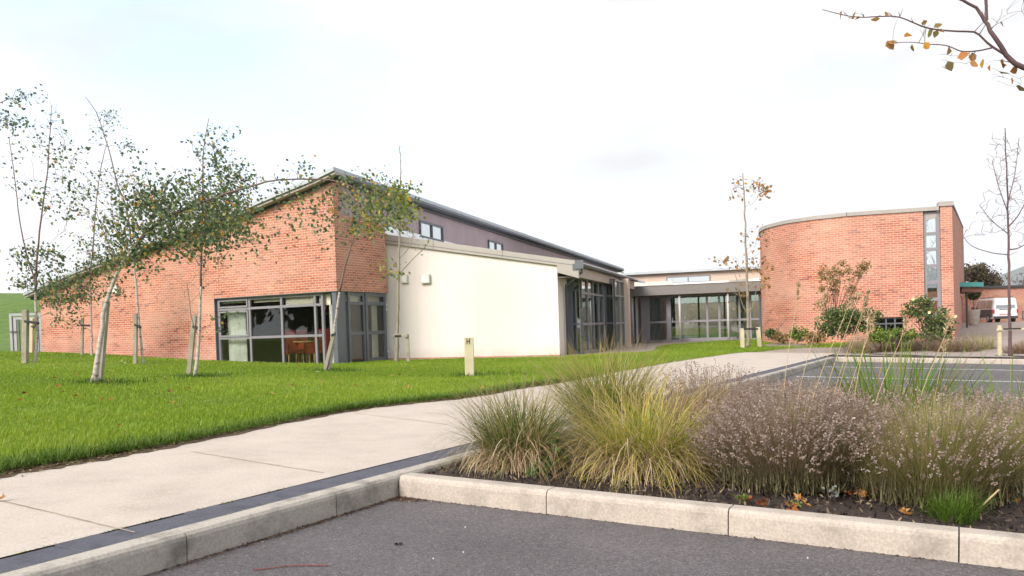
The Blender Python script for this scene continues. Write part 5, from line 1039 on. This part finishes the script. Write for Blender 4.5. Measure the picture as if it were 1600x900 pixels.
def clump(label, base, n, h, m, lean=0.5, w_=0.0055, basr=0.12, thatch=0, stalks=None, name='ornamental_grass', droop=0.75, group='ornamental grass clumps in the near bed', wind=(0.05, 0), seg=6, var=0.25, thr=0.35, cat='grass clump'):
    t_ = thing(name, label, cat, base, 0, group)
    r_ = np.sqrt(rng.uniform(0, 1, n))*basr; a = rng.uniform(0, 2*np.pi, n); P = np.stack([r_*np.sin(a), r_*np.cos(a), np.full(n, -0.01)], 1)
    ln = np.abs(rng.normal(0, lean*0.5, n))+lean*0.75*r_/basr*rng.uniform(0.4, 1.2, n); az = a+rng.normal(0, 0.85, n)
    blades('blades', P, h*(1-np.abs(rng.normal(0, var, n))).clip(0.25, 1.1), w_*rng.uniform(0.6, 1.3, n), m, lean=ln, seg=seg, dirs=az, parent=t_, droop=droop, wind=wind)
    if thatch:
        k = thatch; r_ = np.sqrt(rng.uniform(0, 1, k))*basr*1.5; a = rng.uniform(0, 2*np.pi, k); P = np.stack([r_*np.sin(a), r_*np.cos(a), rng.uniform(0.0, 0.10, k)], 1)
        nf = max(40, n//14); az_ = rng.uniform(0, 2*np.pi, nf); Pf = np.stack([np.sin(az_)*basr*0.7, np.cos(az_)*basr*0.7, np.full(nf, 0.02)], 1)
        blades('bent_straw', Pf, h*rng.uniform(0.7, 1.15, nf), w_*rng.uniform(0.7, 1.1, nf), STRAW, lean=rng.uniform(0.2, 0.9, nf), seg=8, dirs=az_+rng.normal(0, 0.6, nf), parent=t_, droop=1.5)
        blades('dead_thatch', P, thr*rng.uniform(0.4, 1.15, k), w_*0.75*rng.uniform(0.6, 1.3, k), STRAW, lean=rng.uniform(0.3, 1.45, k), seg=7, dirs=a+rng.normal(0, 1.0, k), parent=t_, droop=1.7)
    return t_
c = bedp(812, 730); clump('dark green ornamental grass at the left corner of the bed, over a skirt of straw', c, 1250, 0.70, GRD, lean=0.62, thatch=1500, w_=0.0070, basr=0.15, thr=0.42, droop=0.70, wind=(-0.02, 0))
c = bedp(1005, 737); clump('yellow green ornamental grass in the middle of the bed, arching over the kerb', c, 1700, 0.78, GRY, lean=0.90, thatch=1900, w_=0.0068, basr=0.19, thr=0.44, droop=0.85)
c = bedp(950, 690); clump('tallest bright green ornamental grass at the back of the bed before the lawn', c, 1250, 0.97, GRG, lean=0.62, w_=0.0075, basr=0.16, droop=0.62, thatch=300, wind=(0.03, 0))
c = bedp(1075, 706); clump('tan faded grass tuft between the yellow clump and the lavender', c, 1700, 0.66, BRN, lean=0.8, w_=0.004, basr=0.14, droop=0.8, thatch=200)
c = bedp(1290, 712); clump('rust brown grass tuft mixed into the lavender', c, 900, 0.56, BRN, lean=0.5, w_=0.004, basr=0.16, droop=0.6)
c = bedp(1400, 708); clump('broad bladed green iris clump behind the lavender', c, 300, 0.92, IRIS, lean=0.5, w_=0.015, basr=0.26, droop=0.28, name='iris_clump', cat='iris clump', seg=6, wind=(0.03, 0))
c = bedp(1580, 716); clump('broad bladed green iris clump at the right edge behind the dry lavender', c, 300, 0.80, IRIS, lean=0.75, w_=0.013, basr=0.25, droop=0.45, name='iris_clump', cat='iris clump', seg=6, wind=(-0.05, 0))
c = bedp(1490, 812); clump('small fresh green grass tuft at the kerb under the dry lavender', c, 420, 0.20, leafmat('fresh', [(0, (0.05, 0.11, 0.012)), (1, (0.14, 0.22, 0.025))], 0.4), lean=0.45, w_=0.004, basr=0.09)
def lavender(label, base, n, h, rx, m, group='lavender bushes in the near bed', spk=1.0, lean=0.55, low=1500, ry=None, hv=0.16, silv=True, w_=0.0036):
    ry = ry or rx*0.8; t_ = thing('lavender_bush', label, 'lavender', base, 0, group)
    # one woody crown: stems radiate from a small foot and fan out
    a = rng.uniform(0, 2*np.pi, n); k = np.sqrt(rng.uniform(0, 1, n)); P = np.stack([np.sin(a)*k*rx*0.66, np.cos(a)*k*ry*0.66, rng.uniform(-0.01, 0.03, n)], 1)
    ln = k*lean*0.78*rng.uniform(0.7, 1.25, n)+np.abs(rng.normal(0, 0.10, n)); L_ = h*1.03*(1-0.30*k**2*rng.uniform(0.3, 1.6, n))*(1-np.abs(rng.normal(0, hv, n))).clip(0.4, 1.1); az = a+rng.normal(0, 0.25, n)
    b_ = blades('stems', P, L_, w_*rng.uniform(0.6, 1.3, n), m, lean=ln, seg=4, dirs=az, parent=t_, droop=0.22, wind=(0.04, 0))
    co_ = np.empty(len(b_.data.vertices)*3, np.float32); b_.data.vertices.foreach_get('co', co_); co_ = co_.reshape(n, 9, 3)
    tip = co_[:, 8]; pre = (co_[:, 6]+co_[:, 7])/2; d = tip-pre; d /= np.linalg.norm(d, axis=1)[:, None]
    sel = rng.uniform(0, 1, n) < spk*0.34; tip, d = tip[sel], d[sel]; m_ = len(tip); Q = []
    for j in range(12):
        Q.append(tip-d*(0.002+0.0052*j)+rng.normal(0, 0.0030, (m_, 3)))
    Q = np.concatenate(Q); tn = np.tile(rng.uniform(0, 1, m_), 12)*0.7+rng.uniform(0, 0.3, m_*12)
    leaves('flower_spikes', Q, 0.0088, LAVF, t_, tint=tn, down=-0.6, asp=1.0)
    low *= 2
    if low:
        a = rng.uniform(0, 2*np.pi, low); k = np.sqrt(rng.uniform(0, 1, low)); P = np.stack([np.sin(a)*k*rx*0.98, np.cos(a)*k*ry*0.98, rng.uniform(0, 0.10, low)], 1)
        blades('foliage', P, rng.uniform(0.07, 0.27, low), np.full(low, 0.0045), leafmat('lav_low', [(0, (0.07, 0.05, 0.03)), (0.5, (0.13, 0.115, 0.055)), (0.8, (0.20, 0.18, 0.085)), (1, (0.26, 0.24, 0.14))], 0.2), lean=0.45, seg=2, parent=t_)
    return t_
c = bedp(1238, 760); lavender('large round lavender bush with pale dry spikes near the front kerb', c, 5600, 0.57, 0.39, LAVG, lean=0.85, low=2600)
c = bedp(1465, 778); lavender('straw coloured spent lavender bush at the right front of the bed', c, 6000, 0.57, 0.42, LAVG2, spk=0.40, lean=0.85, low=1800)
c = bedp(1105, 690); lavender('greyish purple lavender standing tall behind the tan tuft', c, 900, 0.60, 0.30, LAVG, lean=0.38, low=500)
c = bedp(1220, 697); lavender('dusty mauve lavender behind the large front bush', c, 2600, 0.50, 0.40, LAVG, lean=0.55, low=500)
c = bedp(1340, 704); lavender('mauve lavender in the middle of the bed below the iris blades', c, 2600, 0.47, 0.38, LAVG, lean=0.5, low=500)
c = bedp(1480, 715); lavender('faded lavender behind the straw coloured bush', c, 2600, 0.46, 0.38, LAVG2, lean=0.5, low=500)
c = bedp(1625, 745); lavender('spent lavender cut by the right edge of the picture', c, 2600, 0.50, 0.36, LAVG2, spk=0.6, lean=0.6, low=600)
c = bedp(1130, 668); lavender('thin row end of lavender near the back kerb with upright dark spikes', c, 420, 0.56, 0.34, LAVG, lean=0.3, low=150)
# feather grass flower stalks
def stalks(label, foot, tips, lean_m=STRAW):
    t_ = thing('feather_grass', label, 'grass stalks', foot, 0, 'tall dry flower stalks in the near bed')
    for (bx, by, tx, ty, dD) in tips:
        a = Vector((at(bx, by, foot.y+dD*0.3).x-foot.x, dD*0.3, 0)); b = at(tx, ty, foot.y+dD)-foot
        if by < 600: a.z = 0
        C = bez([a, a.lerp(b, 0.5)+Vector((-0.012*np.sign(b.x-a.x), 0, 0.02)), a.lerp(b, 0.86), b], 14); n = len(C)
        mb = MB(); mb.tube(C, [0.0024-0.0012*k/(n-1) for k in range(n)], 5, cap=False); mb.build('stalk', STRAWM, t_)
        P = []; k0 = int(n*0.72)
        for k in range(k0, n):
            for _ in range(16): P.append(tuple(C[k]+(C[min(k+1, n-1)]-C[k])*random.random()+Vector((random.gauss(0, .0035), random.gauss(0, .0035), random.gauss(0, .003)))))
        leaves('seed_head', np.array(P), 0.030, STRAW, t_, down=-0.9, wind=(0.4, 0, 0.5), asp=0.18)
    return t_
STRAWM = mat('stalk', (0.46, 0.33, 0.18), 0.7, var=0.15, vscale=12)
f = bedp(1240, 720); stalks('group of tall straw coloured seed stalks rising in front of the brick hall', f, [(1215, 0+720, 1247, 447, 0), (1228, 720, 1288, 462, .05), (1262, 722, 1340, 423+40, -.05), (1275, 720, 1356, 458, .02), (1285, 724, 1353, 470, .04), (1300, 724, 1364, 499, -.03), (1240, 722, 1328, 468, .06)])
f = bedp(1320, 740); stalks('pair of thin stalks with seed heads bending right over the parking bays', f, [(1335, 740, 1416, 504, 0), (1322, 738, 1358, 490, .05)])
f = bedp(1440, 730); stalks('pale seed stalk leaning right in front of the far planting bed', f, [(1405, 730, 1484, 501, 0), (1450, 732, 1476, 535, .03)])
f = bedp(970, 700); t_ = clump('fine arching seed stalks spraying above the tall green grass', f, 60, 1.20, BRN, lean=0.50, w_=0.0044, basr=0.10, droop=0.95, name='seed_grass', var=0.12)
# --- far bed plants
GF = 'faded lavender and grass tufts in the far bed'
def farp(x, y): p = gp(x, y, 0.1); return Vector(p)
for i, (x, y, h, kind, lab) in enumerate([(1345, 552, 0.62, 'l', 'first faded lavender tuft at the left end of the far bed'), (1385, 551, 0.60, 'b', 'brown grass tuft second from the left in the far bed'), (1415, 551, 0.55, 'l', 'dull mauve lavender tuft left of centre in the far bed'), (1448, 551, 0.72, 'l', 'taller faded lavender below the rose bush'), (1480, 552, 0.66, 'b', 'tangled brown grass below the hall corner'),
        (1505, 552, 0.60, 'l', 'low dry lavender in front of the hall side wall'), (1530, 551, 0.80, 'g', 'yellow green grass tuft left of the stake frame'), (1550, 546, 0.55, 'g', 'short green grass against the stake frame'), (1592, 554, 0.45, 'b', 'low brown tuft right of the bare tree'), (1610, 553, 0.5, 'l', 'faded lavender cut by the right picture edge in the far bed'), (1370, 546, 0.55, 'g', 'pale green grass behind the first tufts of the far bed')]):
    b = farp(x, y); n = 700
    m = {'l': LAVG, 'b': BRN, 'g': LAVG2}[kind]
    t_ = clump(lab, b, n if kind != 'b' else 600, h, m, lean=0.75, w_=0.010, basr=0.32, droop=0.45, name='lavender_tuft' if kind == 'l' else 'grass_tuft', cat='lavender' if kind == 'l' else 'grass clump', group=GF, seg=4)
    if kind == 'l':
        n_ = 600; q = rng.normal(0, 1, (n_, 3)); q /= np.linalg.norm(q, axis=1)[:, None]; q[:, 2] = np.abs(q[:, 2]); q *= rng.uniform(0.8, 1.02, (n_, 1)); q *= np.array([0.50, 0.4, h*0.85])
        leaves('flower_spikes', q, 0.045, LAVF, t_, down=-1, asp=0.35)
# --- weeds, leaves, litter
DL = leafmat('dead_leaf', [(0, (0.16, 0.05, 0.02)), (0.5, (0.40, 0.13, 0.03)), (1, (0.55, 0.30, 0.10))], 0.3)
def leafmesh(nm, seed):
    r = random.Random(seed); P = []; n = 10
    V = [(0, 0, 0.006)]
    for k in range(n):
        a = 2*math.pi*k/n; rr = (0.5+0.5*abs(math.cos(a*2.5)))*0.036*r.uniform(0.8, 1.15); V.append((math.cos(a)*rr, math.sin(a)*rr*0.8, r.uniform(0.004, 0.024)))
    me = bpy.data.meshes.new(nm); me.from_pydata(V, [], [(0, k+1, (k+1) % n+1) for k in range(n)]); me.materials.append(DL)
    a_ = me.attributes.new('tint', 'FLOAT', 'POINT'); v = r.random(); a_.data.foreach_set('value', [v]*len(V)); return me
lm = [leafmesh('fallen_leaf', i) for i in range(8)]
spots = [(1168, 785), (1186, 790), (1192, 786), (1230, 792), (1240, 797), (1258, 790), (1250, 780), (1318, 770), (1326, 774), (1334, 770), (1342, 768), (1356, 764), (1362, 762), (1370, 766), (1348, 775), (1412, 800), (1464, 791), (1468, 800), (1551, 785), (1560, 790), (1568, 780), (1582, 776), (1590, 785), (1596, 770), (1546, 740), (1556, 732), (1590, 755), (1596, 762), (1240, 803), (1415, 805), (590, 780), (608, 774)]
for i, (x, y) in enumerate(spots):
    h = 0.09 if x > 640 else 0.008; p = gp(x, y, h)
    o = bpy.data.objects.new('fallen_leaf', lm[i % 8]); sc.collection.objects.link(o); o.location = p; o.rotation_euler = (random.gauss(0, .5), random.gauss(0, .5), random.uniform(0, 6.28)); s = random.uniform(0.8, 1.35); o.scale = (s, s, s)
    if x > 640: tag(o, 'curled orange fallen leaf on the bark mulch of the near bed', 'leaf', 'fallen leaves on the mulch')
    else: tag(o, 'small brown fallen leaf in the corner where the two kerbs meet', 'leaf', 'fallen leaves at the kerb corner')
# bark chips
n = 9000; s_ = rng.uniform(0.0, 6.5, n); t__ = rng.uniform(0.10, 1.5, n); P = np.array([tuple(G(a, b, 0.085+0.012*random.random())) for a, b in zip(s_, t__)])
d = rng.normal(0, 1, (n, 3)); d[:, 2] *= 0.25
o = leaves('bark_mulch', P, 0.032, leafmat('chip', [(0, (0.014, 0.010, 0.009)), (0.5, (0.040, 0.028, 0.023)), (0.85, (0.085, 0.058, 0.042)), (0.97, (0.22, 0.16, 0.10)), (1, (0.32, 0.24, 0.16))], 0.05), tint=None, down=0.0, asp=0.35); tag(o, 'dark shredded bark mulch covering the near bed', 'mulch', kind='stuff')
# debris along kerb foot
P = []
for k in range(900):
    t0 = -abs(random.gauss(0, 0.9)); P.append(tuple(G(abs(random.gauss(0.0, 0.014))+0.012, t0, 0.004)))
for k in range(420): P.append(tuple(G(abs(random.gauss(0, 0.10)), -abs(random.gauss(0, 0.05)), 0.004)))
for k in range(260): P.append(tuple(G(random.choice((0.3, 0.6, 1.1, 1.9, 2.6, 3.4))+random.gauss(0, 0.18), -abs(random.gauss(0, 0.008)), 0.003)))
o = leaves('kerb_debris', np.array(P), 0.013, leafmat('debris', [(0, (0.02, 0.012, 0.01)), (0.6, (0.09, 0.05, 0.03)), (0.95, (0.2, 0.12, 0.07)), (1, (0.4, 0.33, 0.25))], 0.05), asp=0.6, flat=True); tag(o, 'dead leaf crumbs and grit gathered along the kerb foot', 'debris', kind='stuff')
# litter on soil strip, moss on pavers
P = []
for k in range(7000):
    a = interp(FE, random.random()*0.93); s0, t0 = st(a); P.append(tuple(G(s0-0.14+random.gauss(0, 0.055), t0, KH+0.012)))
o = leaves('verge_litter', np.array(P), 0.028, leafmat('verge', [(0, (0.07, 0.04, 0.02)), (0.5, (0.16, 0.10, 0.055)), (0.8, (0.28, 0.20, 0.12)), (0.9, (0.07, 0.12, 0.02)), (1, (0.10, 0.18, 0.02))], 0.1), asp=0.3, flat=True); tag(o, 'dry clippings and soil crumbs on the strip between lawn and path', 'debris', kind='stuff')
P = []
for t0 in (-1.85, -1.55, -1.12, -0.95, -2.1, -1.35, -0.6):
    for k in range(26): P.append(tuple(G(random.choice((-0.306, -0.306, -0.105))+random.gauss(0, 0.006), t0+random.gauss(0, 0.045), KH+0.001)))
o = leaves('moss', np.array(P), 0.009, leafmat('moss', [(0, (0.09, 0.10, 0.01)), (1, (0.24, 0.25, 0.02))], 0.1), flat=True, asp=0.9); tag(o, 'small patches of yellow green moss in the joints of the dark pavers', 'moss', kind='stuff')
# weeds with leaves in bed
def weed(label, base, n, r_, h, m, ls):
    t_ = thing('weed', label, 'weed', base, 0, 'small weeds in the near bed'); mb = MB(); P = []
    for k in range(5):
        a = random.uniform(0, 6.28); q = Vector((math.cos(a)*r_*0.6, math.sin(a)*r_*0.6, h*random.uniform(0.6, 1))); mb.tube([(0, 0, -0.01), q*0.5+Vector((0, 0, 0.01)), q], [0.003, 0.002, 0.0015], 4, cap=False)
        for _ in range(n//5): P.append(tuple(q*random.uniform(0.4, 1.05)+Vector((random.gauss(0, r_*.25), random.gauss(0, r_*.25), random.gauss(0, h*.1)))))
    mb.build('stem', TWIG, t_); leaves('foliage', np.array(P), ls, m, t_)
weed('leafy bramble weed between the two front grass clumps', bedp(868, 745), 34, 0.10, 0.22, leafmat('bramble', [(0, (0.02, 0.07, 0.012)), (1, (0.05, 0.14, 0.02))], 0.3), 0.05)
weed('dark bramble sprig below the corner grass clump', bedp(838, 748), 16, 0.05, 0.10, LEAFG, 0.04)
weed('tiny bright green weed at the front kerb below the large lavender', bedp(1156, 786), 40, 0.045, 0.045, LEAFL, 0.018)
weed('tiny yellowish weed in front of the large lavender', bedp(1244, 795), 26, 0.03, 0.05, LEAFY, 0.016)
weed('pale green sprig inside the left side of the large lavender', bedp(1175, 770), 26, 0.04, 0.17, LEAFL, 0.02)
weed('silver leaved sprig right of the large lavender foot', bedp(1296, 782), 40, 0.05, 0.07, SILV, 0.022)
weed('silvery sprig inside the straw coloured lavender', bedp(1488, 770), 60, 0.06, 0.13, SILV, 0.022)
# fallen stick on bed, red twig on asphalt, daisies, pebbles
a = bedp(1515, 808); b = gp(1561, 765, 0.20); mb = MB(); mb.tube([a, a.lerp(b, .5), b], [0.004, 0.005, 0.004], 6); o = mb.build('dry_stick', STRAWM); tag(o, 'pale broken stick leaning on the mulch at the right front of the bed', 'stick')
C = bez([gp(x, y, 0.006) for x, y in ((395, 890), (420, 888), (450, 884), (485, 883), (512, 883))], 16); mb = MB(); mb.tube(C, 0.0028, 6); o = mb.build('red_twig', mat('red_twig', (0.16, 0.05, 0.045), 0.6, var=0.3, vscale=60)); tag(o, 'thin dark red twig lying on the asphalt at the bottom edge', 'twig')
for i, (x, y) in enumerate(((727, 824), (724, 863), (677, 873), (1262, 872))):
    p = gp(x, y, 0.002); mb = MB(); mb.M = Matrix.Translation(p); r = 0.0035; mb.tube([(0, 0, -0.002), (0, 0, 0.001), (0, 0, 0.003), (0, 0, 0.0045)], [r*.8, r, r*.9, r*.4], 7); o = mb.build('pebble', mat('pebble', (0.55, 0.55, 0.53), 0.7)); tag(o, 'tiny white pebble on the dark asphalt', 'pebble', 'pebbles on the asphalt')
p = gp(623, 852, 0.0)
mb = MB(); mb.M = Matrix.Translation(p)
for k in range(7): a = k*0.9; mb.add([(0.004*math.cos(a), 0.004*math.sin(a), 0.002), (0.018*math.cos(a), 0.014*math.sin(a), 0.004), (0.02*math.cos(a+.5), 0.015*math.sin(a+.5), 0.010), (0.009*math.cos(a+.8), 0.01*math.sin(a+.8), 0.012)], [(0, 1, 2, 3)])
o = mb.build('leaf_crumb', mat('leaf_crumb', (0.03, 0.018, 0.015), 0.9)); tag(o, 'dark crumpled leaf scrap on the open asphalt', 'leaf')
for (x, y) in ((190, 569), (193, 572), (497, 586)):
    p = onlawn(x, y); mb = MB(); mb.M = Matrix.Translation(p+Vector((0, 0, 0.07)))
    for k in range(9): a = k*0.7; mb.add([(0, 0, 0), (0.035*math.cos(a), 0.035*math.sin(a), 0.012), (0.035*math.cos(a+.45), 0.035*math.sin(a+.45), 0.012)], [(0, 1, 2)])
    o = mb.build('daisy', mat('daisy', (0.8, 0.8, 0.78), 0.7)); tag(o, 'small white daisy in the lawn', 'flower', 'daisies in the lawn')
# sparse fallen leaves on the lawn
rr_ = random.Random(3)
for (x, y) in tuple((rr_.randint(20, 900), int(rr_.uniform(590, 640))) for _ in range(26))+((172, 603), (90, 610), (100, 622), (120, 628), (270, 640), (185, 676), (53, 713), (3, 780)):
    p = onlawn(x, y) if y < 700 else gp(x, y, KH+0.01); o = bpy.data.objects.new('fallen_leaf', lm[(x+y) % 8]); sc.collection.objects.link(o); o.location = p+Vector((0, 0, 0.06 if y < 700 else 0.0)); o.rotation_euler = (random.gauss(0, .4), random.gauss(0, .4), random.uniform(0, 6.28))
    tag(o, 'small rust coloured leaf lying on the open grass' if y < 700 else 'brown leaf at the very left edge of the path', 'leaf', 'fallen leaves on the lawn')
hz = MB(); hz.box(-2700, 2700, -900, 4700, -2.6, 620); o = hz.build('haze', None)
m = bpy.data.materials.new('haze_air'); m.use_nodes = True; t = m.node_tree; t.nodes.clear(); oo = t.nodes.new('ShaderNodeOutputMaterial'); pv = t.nodes.new('ShaderNodeVolumePrincipled')
pv.inputs['Color'].default_value = (0.92, 0.95, 1, 1); pv.inputs['Density'].default_value = 0.00020; pv.inputs['Anisotropy'].default_value = 0.2; t.links.new(pv.outputs[0], oo.inputs['Volume'])
o.data.materials.clear(); o.data.materials.append(m); o['kind'] = 'stuff'; o['label'] = 'thin pale air that fades the distant hill'; o['category'] = 'haze'
#@@END
